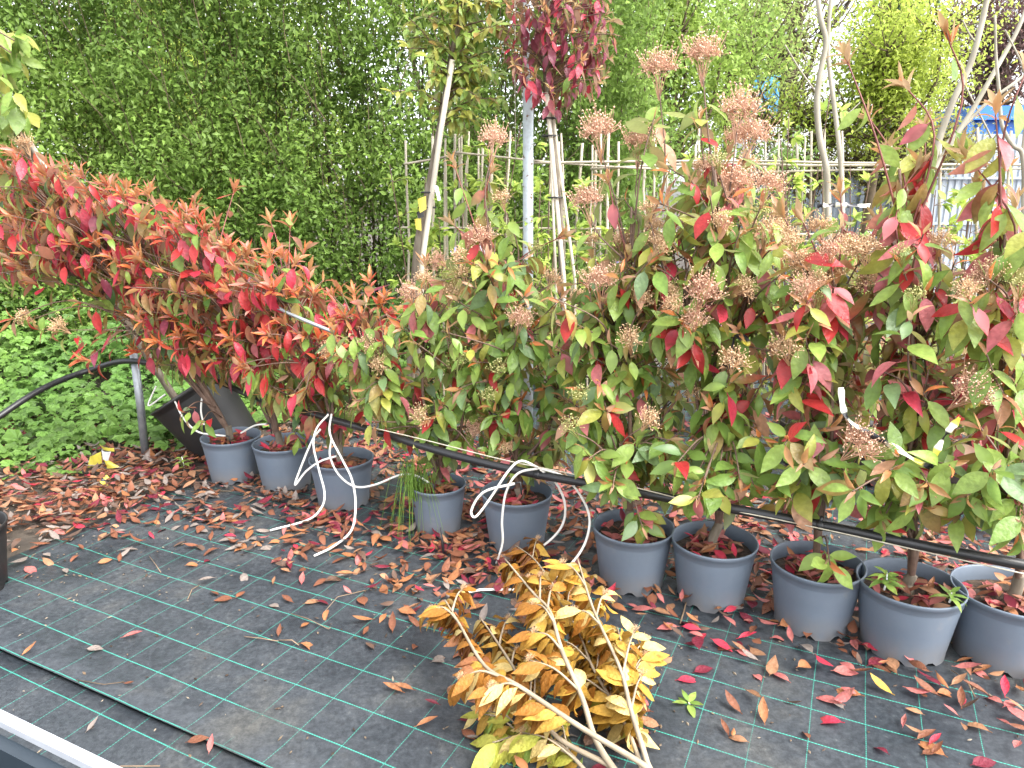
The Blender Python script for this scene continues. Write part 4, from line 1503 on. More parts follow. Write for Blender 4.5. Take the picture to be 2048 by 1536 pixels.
# ------------------------------------------------------------------ background trees
def bg_tree(name, label, cx, cy, rx, ry, Y, colA, colB, n, leaf, per=8, trunk_px=None, blobs=16, twigs=60, bark='hedge_bark', spread_=.12, depth=.8, group=None, holes=-.35, tr=.08):
    c = at_y(cx, cy, Y)
    sx = rx / FPX * Y
    sz = ry / FPX * Y
    base = np.array([at_y(trunk_px or cx, 400, Y)[0], Y, 0])
    t = thing(name, base, label, "tree" if name.endswith("tree") else "shrub", group)
    cen = norm(rng.normal(0, 1, (blobs, 3))) * rng.uniform(.15, .95, (blobs, 1)) * [sx, depth, sz] + c
    w = rng.uniform(.28, .5, blobs)
    k = rng.integers(0, blobs, n)
    P = cen[k] + rng.normal(0, 1, (n, 3)) * (w[k][:, None] * [sx, depth, sz]) * .62
    P = P[(P[:, 2] > .05) & (vnoise(P, 2.3 / max(.5, sx / 1.5), hash_(label)) > holes)]
    b = MB()
    A, B_ = np.array(colA), np.array(colB)

    def col(Q):
        s = np.clip(.5 + .5 * vnoise(Q, 1.4, hash_(label) + 1), 0, 1)[:, None]
        return A * (1 - s) + B_ * s
    if per:
        leaf_cloud(b, P, per, spread_, leaf, col)
        b.build("crown", M['far_leaf'], t, kind='stuff')
    fork = base * .35 + c * .65
    fork[2] = max(.4, c[2] - sz * .75)
    b = MB()
    ln = smooth_line([base, (base + fork) / 2 + rng.normal(0, .05, 3), fork, c], 14)
    b.tube(ln, np.linspace(tr, tr * .4, len(ln)), 8)
    b.build("trunk", M[bark], t)
    b = MB()
    for q in cen:
        b.tube(smooth_line([fork, (fork + q) / 2 + rng.normal(0, .12 * sx, 3), q], 8), np.linspace(tr * .45, tr * .12, 9), 5, cap=False)
    for _ in range(twigs):
        q = P[int(rng.integers(len(P)))]
        s0 = cen[int(np.argmin(((cen - q) ** 2).sum(1)))]
        e = q + (q - s0) * .4 + [0, 0, .1]
        b.tube(smooth_line([s0, (s0 + q) / 2 + rng.normal(0, .06, 3), e], 6), np.linspace(tr * .16, tr * .04, 7), 3, cap=False)
    b.build("limb", M[bark], t, kind='stuff')
    return t


bg_tree("leafy_tree", "airy light green tree filling the gap right of the red standard tree", 1330, 130, 210, 260, 8.6, (.20, .32, .06), (.32, .43, .08), 3200, .07, 7, 1290, 22, 160, spread_=.14, depth=1.1, holes=-.25)
bg_tree("leafy_tree", "second light green tree with drooping sprays beyond the cane tops", 1180, 260, 130, 170, 7.6, (.12, .22, .04), (.22, .33, .07), 1700, .06, 7, 1180, 14, 120, spread_=.12, depth=.8)
bg_tree("bare_branch_tree", "brown budding tree with dark bare branches against the white sky", 1560, 60, 130, 190, 12.5, (.26, .24, .09), (.36, .40, .11), 1000, .06, 7, 1560, 18, 420, spread_=.16, depth=1.4, tr=.16)
bg_tree("leafy_tree", "hazy pale green tree filling the sky above the blue tank", 1470, 90, 150, 200, 10.5, (.26, .36, .08), (.38, .46, .12), 1500, .07, 7, 1440, 18, 140, spread_=.17, depth=1.0, holes=-.3)
bg_tree("leafy_shrub", "bright yellow-green upright shrub behind the pale crooked trunks", 1760, 160, 170, 150, 8.4, (.34, .44, .06), (.46, .54, .09), 2600, .055, 7, 1760, 20, 200, spread_=.10, depth=.8)
bg_tree("leafy_shrub", "olive-brown twiggy hedge shrub below the blue sheet", 1600, 285, 150, 90, 8.9, (.20, .17, .06), (.28, .28, .07), 1500, .04, 7, 1600, 18, 500, spread_=.09, depth=.6)
bg_tree("leafy_shrub", "olive-brown twiggy hedge shrub left of the blue container", 1800, 300, 140, 80, 8.9, (.22, .18, .07), (.33, .34, .08), 1300, .04, 7, 1800, 16, 400, spread_=.09, depth=.6)
bg_tree("conifer_tree", "dark green dense tree rising behind the yellow-green shrub", 1800, 40, 70, 150, 14, (.03, .07, .025), (.05, .10, .03), 1100, .09, 8, 1800, 14, 40, spread_=.16, depth=.9, tr=.16)
bg_tree("beech_tree", "purple-brown copper beech at the top corner behind the container", 1985, 90, 160, 170, 15, (.10, .055, .05), (.16, .09, .075), 2200, .08, 8, 1985, 22, 120, spread_=.2, depth=1.6, tr=.2)
bg_tree("leafy_tree", "sunlit yellow-green tree glimpsed through gaps of the tall hedge", 420, 210, 420, 330, 11, (.30, .38, .06), (.38, .46, .09), 5600, .11, 7, 400, 26, 60, spread_=.22, depth=1.4, tr=.15)
bg_tree("leafy_tree", "darker green tree behind the hedge above the yellow-green staked tree", 930, 200, 160, 280, 9.5, (.06, .12, .03), (.12, .2, .05), 1800, .06, 7, 930, 16, 80, spread_=.15, depth=1.0, tr=.12)

# ------------------------------------------------------------------ container, sheets, fence
def corrugated(b, x0, x1, z0, z1, Y, pitch, d):
    n = int((x1 - x0) / pitch)
    v, f = [], []
    prof = [(0, 0), (.35, 0), (.5, d), (.85, d)]
    xs = [(x0 + (k + u) * pitch, Y - dd) for k in range(n) for u, dd in prof]
    for x, y in xs:
        v += [(x, y, z0), (x, y, z1), (x, y + .05, z0), (x, y + .05, z1)]
    for i in range(len(xs) - 1):
        a, c = i * 4, i * 4 + 4
        f += [(a, c, c + 1, a + 1), (a + 2, a + 3, c + 3, c + 2), (a + 1, c + 1, c + 3, a + 3)]
    b.add(v, f)


YB = 9.2
p0, p1 = at_y(1935, 240, YB + .6), at_y(2300, 240, YB + .6)
zt, zb = at_y(1990, 213, YB + .6)[2], at_y(1990, 262, YB + .6)[2]
bc = thing("shipping_container", (p0[0] + 1.5, YB + 1.8, 0), "blue steel container standing behind the pale sheet fence", "container")
b = MB()
corrugated(b, p0[0], p0[0] + 6, 0.15, zt - .16, YB + .62, .28, .035)
b.build("side_panel", M['blue_paint'], bc, smooth=False)
b = MB()
b.box((p0[0] - .03, YB + .5, zt - .17), (p0[0] + 6.05, YB + 3.0, zt))
b.build("top_rail", M['blue_paint'], bc, smooth=False)
b = MB()
b.box((p0[0] - .02, YB + .55, 0.02), (p0[0] + .06, YB + 3.0, zt - .172))
b.build("end_panel", M['blue_paint'], bc, smooth=False)
wl_ = thing("sheet_fence", (at_y(2000, 400, YB)[0], YB, 0), "pale blue-grey corrugated sheet fence under the blue container", "fence")
b = MB()
fx0 = at_y(1858, 300, YB)[0]
corrugated(b, fx0, fx0 + 5, 0.05, at_y(2000, 268, YB)[2], YB, .085, .018)
b.build("sheet", M['white_sheet'], wl_, smooth=False)
b = MB()
for z in (.55, 1.1, 1.65):
    b.box((fx0, YB - .05, z), (fx0 + 5, YB - .022, z + .03))
b.build("crossbar", M['white_sheet'], wl_, smooth=False)
for x in np.arange(fx0, fx0 + 5, 1.6):
    b = MB()
    b.box((x - .03, YB + .055, 0), (x + .03, YB + .115, at_y(2000, 262, YB)[2]))
    b.build("fence_post", M['galv'], wl_, smooth=False)
# blue tank seen through the branches
c0, c1 = at_y(1487, 150, 12), at_y(1556, 222, 12)
bt = thing("blue_tank", ((c0[0] + c1[0]) / 2, 12.5, 0), "bright blue tank half hidden behind the budding tree", "tank")
b = MB()
b.box((c0[0], 12, c1[2]), (c1[0], 13, c0[2]))
b.build("body", M['blue_net'], bt, smooth=False)
b = MB()
for x in np.linspace(c0[0] + .05, c1[0] - .05, 5):
    b.box((x - .015, 11.96, c1[2] + .02), (x + .015, 11.998, c0[2] - .02))
b.build("rib", M['blue_net'], bt, smooth=False)
b = MB()
for x in (c0[0] + .06, c1[0] - .06):
    for y in (12.06, 12.94):
        b.box((x - .05, y - .05, 0), (x + .05, y + .05, c1[2] - .003))
b.build("leg", M['galv'], bt, smooth=False)
# grey shed wall behind the trellis
g0, g1 = at_y(1470, 340, 9.9), at_y(1850, 340, 9.9)
sh = thing("grey_shed", ((g0[0] + g1[0]) / 2, 10.4, 0), "low grey-blue sheet shed half hidden behind the canes", "shed")
b = MB()
corrugated(b, g0[0], g1[0], .05, at_y(1600, 345, 9.9)[2], 9.9, .2, .03)
b.build("wall", M['grey_sheet'], sh, smooth=False)
b = MB()
b.box((g0[0] - .1, 9.82, at_y(1600, 345, 9.9)[2]), (g1[0] + .1, 11.2, at_y(1600, 338, 9.9)[2]))
b.build("roof", M['grey_sheet'], sh, smooth=False)

# ------------------------------------------------------------------ blossoms behind
def blossom(label, px, py, Y, col, n, spr, pb=640):
    P = at_y(px, py, Y)
    t = thing("flowering_shrub", (P[0], Y, 0), label, "shrub")
    b = MB()
    for k in range(5):
        e = P + rng.normal(0, spr, 3)
        b.tube(smooth_line([np.array([P[0], Y, 0]), np.array([P[0], Y, P[2] * .5]) + rng.normal(0, .03, 3), e], 10), np.linspace(.007, .003, 11), 5)
    b.build("stem", M['twig'], t)
    for k in range(n):
        b = MB()
        c = P + rng.normal(0, spr, 3) * [1.1, .6, .9]
        q = c + rng.normal(0, .02, (26, 3))
        d = norm(rng.normal(0, 1, (26, 3)))
        b.inst(FAR[0], frames(d, rng.normal(0, .5, (26, 3)) + [0, -.6, .6]), q, rng.uniform(.018, .03, 26), np.tile(col, (26, 1)) * rng.uniform(.85, 1.1, (26, 1)))
        b.build("blossom", M['far_leaf'], t)
    b = MB()
    q = P + rng.normal(0, spr * 1.2, (60, 3)) - [0, 0, spr]
    leaf_cloud(b, q, 4, .03, .045, lambda z: np.tile([.15, .25, .05], (len(z), 1)))
    b.build("foliage", M['far_leaf'], t, kind='stuff')


blossom("low shrub with pink blossom glimpsed behind the tied flower stems", 1425, 680, 3.7, (.62, .18, .42), 8, .07)
blossom("shrub with white blossom beside a cane under the budding hedge", 1574, 290, 5.3, (.8, .8, .78), 9, .075)
blossom("shrub with white blossom low behind the canes and crooked trunk", 1552, 395, 5.4, (.8, .8, .78), 8, .09)
blossom("shrub with white blossom at the foot of the pale crooked trunk", 1690, 480, 5.3, (.8, .8, .78), 7, .08)

# ------------------------------------------------------------------ tags, labels, ribbons
def sheet(px, Y, mat, bend=0.01, thick=.0008):
    """small stiff card through four corners given clockwise from top-left"""
    c = np.array([at_y(p[0], p[1], Y + (i in (1, 2)) * .02) for i, p in enumerate(px)])
    b = MB()
    n = 5
    top = np.array([c[0] + (c[1] - c[0]) * t for t in np.linspace(0, 1, n)])
    bot = np.array([c[3] + (c[2] - c[3]) * t for t in np.linspace(0, 1, n)])
    top[:, 1] -= bend * np.sin(np.linspace(0, math.pi, n))
    bot[:, 1] -= bend * .4 * np.sin(np.linspace(0, math.pi, n))
    f = np.vstack([top, bot])
    bk = f + [0, thick, 0]
    v = np.vstack([f, bk])
    fc = []
    for i in range(n - 1):
        fc += [(i, i + n, i + n + 1, i + 1), (2 * n + i, 2 * n + i + 1, 3 * n + i + 1, 3 * n + i)]
        fc += [(i, i + 1, 2 * n + i + 1, 2 * n + i), (n + i, 3 * n + i, 3 * n + i + 1, n + i + 1)]
    b.add(v, fc)
    return b


lab = thing("plant_tag", at_y(842, 430, 4.36), "yellow and black plant tag strapped to the yellow-green staked tree", "plant tag")
sheet([(835, 398), (852, 392), (853, 418), (840, 426)], 4.37, 'x').build("yellow_flap", M['label_yellow'], lab, smooth=False)
sheet([(833, 424), (846, 420), (848, 434), (836, 437)], 4.37, 'x').build("dark_band", M['black_plastic'], lab, smooth=False)
sheet([(829, 438), (842, 436), (843, 462), (832, 458)], 4.37, 'x').build("lower_flap", M['label_yellow'], lab, smooth=False)
tag(sheet([(868, 370), (876, 372), (882, 400), (876, 402)], 4.36, 'x').build("paper_tag", M['label_white'], smooth=False), "white paper strip hanging from the stake of the yellow-green tree", "tag")
wb = thing("plant_bag", at_y(965, 500, 4.5), "white printed plastic bag or card tied to canes near the pole", "card")
sheet([(953, 470), (974, 468), (978, 520), (945, 524)], 4.45, 'x', .02).build("sheet", M['label_white'], wb, smooth=False)
sheet([(958, 474), (972, 473), (974, 484), (957, 486)], 4.442, 'x', .02).build("print", M['label_blue'], wb, smooth=False)
tag(sheet([(1226, 520), (1262, 524), (1270, 545), (1232, 552)], 3.3, 'x', .02).build("picture_label", M['label_blue'], smooth=False), "blue and lilac picture label glimpsed behind the green photinia", "plant label")
tag(sheet([(904, 495), (914, 493), (910, 508), (900, 505)], 4.4, 'x').build("picture_label", M['label_blue'], smooth=False), "small pale blue label hanging among canes by the staked tree", "plant label")


def ribbon(px, Y0, Y1, w, label, bands, cat="plastic ribbon"):
    P = smooth_line(lerp_pts(px, Y0, Y1), 30)
    t = norm(np.gradient(P, axis=0))
    side = norm(np.cross(t, [0.15, -1, 0.25]))
    tw_ = np.cross(t, side)
    v, f, c = [], [], []
    for i, p in enumerate(P):
        a = .8 * math.sin(i * .45)
        s_ = side[i] * math.cos(a) + tw_[i] * math.sin(a)
        ww = w * (1 + .15 * math.sin(i * 1.3))
        for off in (-1, 0, 1):
            v.append(p + s_ * ww * .5 * off + (tw_[i] * .0035 if off == 0 else 0))
            c.append(bands[int(i * len(bands) / len(P))])
    for i in range(len(P) - 1):
        for k in (0, 1):
            f.append((i * 3 + k, i * 3 + k + 1, i * 3 + k + 4, i * 3 + k + 3))
    b = MB()
    b.raw(np.array(v), np.array([x for q in f for x in q]), np.array([4] * len(f)), np.array(c))
    o = b.build("plastic_ribbon", M['ribbon'])
    sm = o.modifiers.new("thick", 'SOLIDIFY')
    sm.thickness = .0006
    return tag(o, label, cat, "black and yellow plastic ribbons tied to the plants")


BK, YE, WH = (.015, .015, .018), (.60, .52, .07), (.78, .78, .62)
ribbon([(1682, 775), (1686, 815), (1700, 842), (1740, 868), (1790, 895), (1830, 920), (1862, 935)], 2.0, 1.88, .016, "long black and cream ribbon sagging in a V between two photinias", [WH, WH, BK, WH, BK, BK, WH, WH, YE, BK])
ribbon([(1862, 937), (1874, 900), (1895, 865), (1920, 835)], 1.88, 1.88, .018, "cream and black ribbon rising behind a big red leaf", [BK, YE, WH, BK, WH, YE])
ribbon([(1958, 808), (1985, 795), (2030, 782)], 1.9, 1.95, .018, "black and yellow ribbon stretched beside the frame-cut photinia's stem", [YE, BK, BK, BK, YE])
ribbon([(1595, 690), (1620, 700), (1650, 726), (1620, 712), (1596, 708), (1640, 692)], 2.2, 2.18, .014, "yellow ribbon knotted round the photinia stems behind red leaves", [YE, YE, BK, YE, YE, BK])
ribbon([(1440, 655), (1465, 668), (1490, 672), (1495, 690), (1470, 672), (1462, 740)], 2.28, 2.24, .014, "yellow and black ribbon tied to the tallest flowering photinia", [YE, YE, BK, YE, BK, BK])
ribbon([(1635, 412), (1670, 410), (1740, 412)], 3.6, 3.6, .022, "white and black ribbon wrapped round the pale crooked trunks", [BK, WH, BK, WH, BK, WH])
g_ = at_z(205, 935, .02)
yt_g = thing("plastic_tag", at_z(205, 940, .0), "torn yellow and grey plastic tag lying at the edge of the weeds", "plastic tag")
sheet([(180, 912), (202, 903), (204, 926), (175, 936)], g_[1] - .03, 'x', .03).build("yellow_flap", M['label_yellow'], yt_g, smooth=False)
sheet([(208, 918), (218, 921), (240, 934), (214, 937)], g_[1] - .05, 'x', .02).build("yellow_flap", M['label_yellow'], yt_g, smooth=False)
sheet([(198, 888), (228, 896), (229, 903), (207, 899)], g_[1] - .0, 'x', .02).build("yellow_flap", M['label_yellow'], yt_g, smooth=False)
sheet([(203, 899), (222, 903), (216, 922), (206, 918)], g_[1] - .02, 'x', .02).build("grey_flap", M['label_white'], yt_g, smooth=False)
ribbon([(216, 952), (205, 962), (212, 972), (200, 980)], g_[1] - .25, g_[1] - .32, .02, "small bright yellow ribbon scrap lying on the dead leaves", [YE, BK, YE, YE, BK, YE])

# black label stick in front of the small pot
b = MB()
g_ = at_z(888, 1118, .0)
b.tube([g_, at_y(885, 1085, g_[1] + .01), at_y(880, 1055, g_[1] + .02)], [.0055, .006, .002], 4)
tag(b.build("label_stick", M['black_plastic']), "black plastic stick standing in leaves before the small grey pot", "plant stick")

# grass tuft over the small pot
P0 = np.array([-.40, 2.80, .18])
b = MB()
for _ in range(85):
    q = P0 + np.array([rng.normal() * .02, rng.normal() * .02, 0])
    a = rng.normal(-1.9, 1.1)
    rch, up = rng.uniform(.04, .15), rng.uniform(.06, .20)
    e = q + np.array([math.cos(a) * rch, math.sin(a) * rch * .9, up - rng.uniform(.0, .42) * (rch > .09)])
    e[2] = max(e[2], .02)
    m_ = q + np.array([math.cos(a) * rch * .45, math.sin(a) * rch * .45, up])
    L_ = smooth_line([q, m_, e], 8)
    b.tube(L_, np.linspace(.0018, .0006, len(L_)), 3, np.array([.17, .29, .05]) * rng.uniform(.7, 1.3), cap=False)
gt = thing("grass_tuft", P0, "tuft of long thin grass spilling over the small grey pot", "grass")
b.build("blade", M['weed_leaf'], gt, kind='stuff')
b = MB()
b.tube([P0 + np.array([0, 0, -.04]), P0 + np.array([0, 0, .01])], [.02, .012], 8)
b.build("root_crown", M['twig'], gt)


def seedling(label, px, py, Y, h, n, col='green'):
    P = at_y(px, py, Y)
    t = thing("seedling", P, label, "seedling")
    b = MB()
    b.tube([P, P + [0.004, 0, h * .5], P + [0, -.004, h]], [.003, .0025, .0015], 5)
    b.build("stem", M['weed_leaf'], t)
    LV = Leaves()
    for i in range(n):
        a = i * 2.4
        z = h * (.3 + .7 * i / n)
        LV.add('laurel', pick({col: .6, 'light_green': .4}), P + [0, 0, z], [math.cos(a), math.sin(a), .5 * i / n], [0, 0, 1], .055 * (1.2 - .5 * i / n))
    LV.emit(t, 60, 'weed_leaf')


seedling("bright green weed seedling on the rim side of the mossy-trunk photinia's pot", 1768, 1180, 1.93, .06, 16)
seedling("smaller weed seedling beside a crimson leaf in the mossy-trunk photinia's pot", 1898, 1205, 1.9, .035, 9)
g_ = at_z(368, 945)
seedling("lobed green weed growing alone in the litter before the black tub", 368, 945, g_[1], .09, 14, 'light_green')
g_ = at_z(1378, 1415)
seedling("tiny weed seedling growing in fabric beside the cut branches", 1376, 1412, g_[1], .015, 7)

# big dark pot half out of frame, trolley corner
g_ = at_z(-75, 1215)
lp = thing("plant_pot", (g_[0], g_[1] + .1, .008), "dark blue-grey pot mostly outside the frame beside the fabric edge", "plant pot")
make_pot(lp, np.array([g_[0] - .062, g_[1] + .1, .008]), .165, .25, 'tub_plastic')

zr = .62
q0, q1 = at_z(-60, 1389, zr), at_z(252, 1539, zr)
dr = norm(q1 - q0)
pr = np.array([dr[1], -dr[0], 0])
pr = pr if pr @ np.array([0, -1, 0]) > 0 else -pr
Rb = np.column_stack([dr, pr, [0, 0, 1]])
ct = thing("plant_trolley", q0 * [1, 1, 0], "dark trolley side with bright aluminium edge in the near corner", "trolley")
b = MB()
b.box((-.5, 0, -.012), (1.4, .017, 0), R=Rb, T=q0)
b.build("edge_rail", M['alu'], ct, smooth=False)
b = MB()
b.box((-.48, .021, -.42), (1.38, .04, -.02), R=Rb, T=q0)
b.build("side_panel", M['dark_panel'], ct, smooth=False)
b = MB()
b.box((-.48, .042, -.10), (1.38, .60, -.08), R=Rb, T=q0)
b.build("shelf", M['dark_panel'], ct, smooth=False)
for u in (-.46, 1.34):
    b = MB()
    b.box((u, .02, -zr), (u + .03, .05, -.43), R=Rb, T=q0)
    b.box((u, .56, -zr), (u + .03, .59, -.102), R=Rb, T=q0)
    b.build("leg", M['galv'], ct, smooth=False)

# ------------------------------------------------------------------ cut branches
G_CUT = "cut branches with dried leaves piled on the fabric"
CUTS = [
    ("cut branch with pale straw leaves nearest the scuffed pot, forking upright", [(1300, 1560), (1292, 1517), (1262, 1420), (1240, 1336), (1186, 1216), (1155, 1117)], (.05, .16, .26), {'straw': .45, 'gold': .45, 'amber': .1}, 56, .006),
    ("longest cut branch reaching across to brown leaves over the open fabric", [(1310, 1570), (1292, 1534), (1162, 1455), (1039, 1373), (970, 1332), (920, 1250), (890, 1200)], (.05, .17, .17), {'amber': .62, 'straw': .14, 'gold': .14, 'rust': .1}, 80, .0065),
    ("cut branch in the middle of the pile with drooping amber leaves", [(1250, 1570), (1193, 1483), (1165, 1397), (1124, 1301), (1100, 1223), (1066, 1185), (1010, 1118)], (.04, .2, .22), {'amber': .42, 'gold': .42, 'straw': .16}, 70, .0065),
    ("cut branch low in the pile with mixed straw and amber leaves", [(1250, 1580), (1227, 1536), (1117, 1476), (1060, 1400), (1030, 1340), (985, 1270), (960, 1235)], (.03, .10, .10), {'amber': .4, 'straw': .35, 'gold': .25}, 54, .006),
    ("cut branch with golden leaves under the upright forked one", [(1290, 1560), (1268, 1490), (1240, 1428), (1186, 1336), (1150, 1250), (1090, 1165)], (.03, .12, .16), {'gold': .6, 'amber': .2, 'straw': .2}, 58, .005),
    ("short cut branch with still greenish leaves at the bottom of the pile", [(1260, 1600), (1190, 1560), (1120, 1490), (1050, 1470), (985, 1485)], (.03, .05, .04), {'lime': .5, 'light_green': .15, 'straw': .2, 'gold': .15}, 40, .005),
    ("cut branch with yellow leaves beside the upright forked stem's base", [(1330, 1590), (1290, 1510), (1262, 1400), (1252, 1330), (1235, 1255)], (.03, .10, .14), {'gold': .6, 'lime': .15, 'straw': .25}, 40, .005),
    ("cut branch with brown curled leaves at the far tip of the pile", [(1200, 1330), (1160, 1260), (1120, 1190), (1070, 1120), (1030, 1090), (1092, 1075)][:5], (.05, .10, .08), {'amber': .7, 'rust': .2, 'gold': .1}, 46, .004),
]
for label, px, (z0, zm, z1), wts, nl, r in CUTS:
    n = len(px)
    zz = np.interp(np.linspace(0, 1, n), [0, .55, 1], [z0, zm * 1.35, z1 * 1.25])
    P = smooth_line([at_z(p[0], p[1], z) for p, z in zip(px, zz)], 36)
    t = thing("cut_branch", P[0] * [1, 1, 0], label, "cut branch", G_CUT)
    b = MB()
    b.tube(P, np.linspace(r * 1.35, r * .4, len(P)), 7)
    b.build("stem", M['cut_stem'], t)
    LV = Leaves()
    k0 = int(len(P) * .36)
    for _ in range(5):                                  # side twigs
        j = int(rng.integers(k0, len(P) - 3))
        ax = norm(P[j + 1] - P[j - 1])
        sd_ = norm(np.cross(ax, [0, 0, 1])) * rng.choice([-1, 1])
        L_ = rng.uniform(.06, .15)
        e = P[j] + norm(ax * .9 + sd_ * .55 + [0, 0, rng.uniform(-.25, .2)]) * L_
        e[2] = max(.02, e[2])
        ln = smooth_line([P[j], (P[j] + e) / 2 + [0, 0, .02], e], 8)
        b = MB()
        b.tube(ln, np.linspace(r * .6, r * .25, len(ln)), 5)
        b.build("twig", M['cut_stem'], t)
        for q in ln[2:]:
            for s in (-1, 1):
                d = norm(norm(e - P[j]) * .5 + np.cross(norm(e - P[j]), [0, 0, 1]) * s * .4 + [0, 0, rng.uniform(-1.3, 0)])
                if q[2] + d[2] * .08 < .012:
                    d[2] = (.012 - q[2]) / .08
                LV.add('laurel', pick(wts), q, d, np.array([rng.normal() * .4, -.3, 1]), rng.uniform(.065, .10))
        put("bud_cluster", FLOWER['tan'][0], np.eye(3), e, .28, t)
    for i in range(int(nl * 1.75)):
        j = int(rng.integers(k0, len(P) - 1))
        ax = norm(P[j + 1] - P[j - 1])
        s = rng.choice([-1, 1])
        d = norm(ax * .5 + np.cross(ax, [0, 0, 1]) * s * .38 + [0, 0, rng.uniform(-1.5, -.1)])
        if P[j][2] + d[2] * .09 < .012:
            d[2] = (.012 - P[j][2]) / .09
        LV.add('laurel', pick(wts), P[j], d, np.array([rng.normal() * .4, -.3, 1]), rng.uniform(.075, .115))
    LV.emit(t, 300, 'dry_leaf')

# ------------------------------------------------------------------ fallen leaves
ROW = np.array([(-1.9, 3.3), (-1.44, 3.46), (-1.14, 3.36), (-.80, 3.14), (-.32, 2.85), (.02, 2.74), (.45, 2.42), (.72, 2.31), (1.02, 2.15), (1.26, 2.02), (1.54, 1.97), (2.2, 1.8)])
POTS = [(-1.44, 3.46, .147), (-1.14, 3.36, .15), (-.80, 3.14, .15), (-.32, 2.85, .122), (.02, 2.74, .148), (.45, 2.42, .15), (.72, 2.31, .15), (1.02, 2.15, .15), (1.26, 2.02, .157), (1.54, 1.97, .16)]


def row_side(x, y):
    """signed distance in front (+, towards the camera) of the pot row"""
    yr = np.interp(x, ROW[:, 0], ROW[:, 1])
    return (yr - y) * .8


fl = []                                                # pos, dir, normal, size, pigment, place
n_try = 30000
X = np.column_stack([rng.uniform(-3.3, 3.4, n_try), rng.uniform(1.2, 4.6, n_try)])
dist = row_side(X[:, 0], X[:, 1])
cl = vnoise(X, 2.4, 71) * .5 + vnoise(X, 6.5, 72) * .5
reach = np.where(X[:, 0] < -1.0, .36, np.where(X[:, 0] < .1, .36, .22))
p = np.where(dist > 0, np.exp(-(np.maximum(dist - .12, 0) / reach) ** 2) * .62, np.where(dist > -.9, .5, .16))
p = p * np.clip(1 + 1.6 * cl, .04, 2.2)
p = np.maximum(p, np.where(dist > 0, np.where(X[:, 0] > .35, .016, .004), 0))
pile = np.array([[.15, 1.85], [.25, 1.65], [0.05, 2.1]])
dp = np.min(np.linalg.norm(X[:, None] - pile[None], axis=2), 1)
p = np.maximum(p, .16 * np.exp(-(dp / .3) ** 2))
hot = np.exp(-(((X - [1.45, 1.62]) / [.28, .12]) ** 2).sum(1)) * .25
p = np.maximum(p, hot)
p = np.where((X[:, 0] > .35) & (dist > .12) & (dist < .6), p * .35, p)
keep = rng.random(n_try) < p
for px_, py_, r_ in POTS:
    keep &= np.hypot(X[:, 0] - px_, X[:, 1] - py_) > r_ * .86
X, dist = X[keep], dist[keep]
for (x, y), ds in zip(X, dist):
    a = rng.uniform(0, 6.28)
    lift = rng.uniform(-.12, .18)
    d = np.array([math.cos(a), math.sin(a), lift])
    nn = np.array([rng.normal() * .2, rng.normal() * .2, rng.choice([1, 1, 1, -1])])
    s = rng.uniform(.045, .092)
    z = .012 + abs(lift) * s * .35 + (rng.random() * .025 if abs(ds) < .35 else .003) + .012 * (nn[2] < 0)
    if x < -1.0:
        w = {'brown': .32, 'rust': .07, 'dark': .18, 'tan': .12, 'maroon': .06, 'crimson': .02, 'rose': .05, 'grey': .18}
    elif x < .4 and ds > -.2:
        w = {'brown': .36, 'rust': .12, 'tan': .12, 'maroon': .09, 'crimson': .03, 'rose': .10, 'grey': .07, 'dark': .11}
    else:
        w = {'brown': .22, 'rust': .09, 'tan': .17, 'maroon': .09, 'crimson': .04, 'rose': .24, 'grey': .06, 'dark': .08}
    fl.append((np.array([x, y, z]), d, nn, s, pick(w), 'open' if ds > .3 else ('row' if ds > -.2 else 'behind')))
for px_, py_, r_ in POTS:
    for _ in range(52):
        a, q = rng.uniform(0, 6.28), math.sqrt(rng.random()) * r_ * .72
        lift = rng.uniform(-.2, .45)
        b_ = rng.uniform(0, 6.28)
        d = np.array([math.cos(b_), math.sin(b_), lift])
        T = np.array([px_ + q * math.cos(a), py_ + q * math.sin(a), .188 + rng.random() * .03])
        # keep the far end inside the pot
        s = rng.uniform(.05, .085)
        e = T + d * s
        if math.hypot(e[0] - px_, e[1] - py_) > r_ * .86:
            d[:2] = -d[:2]
        fl.append((T, d, np.array([rng.normal() * .3, rng.normal() * .3, 1]), s, pick({'rose': .22, 'crimson': .2, 'maroon': .1, 'brown': .24, 'rust': .14, 'tan': .1}), 'pot'))
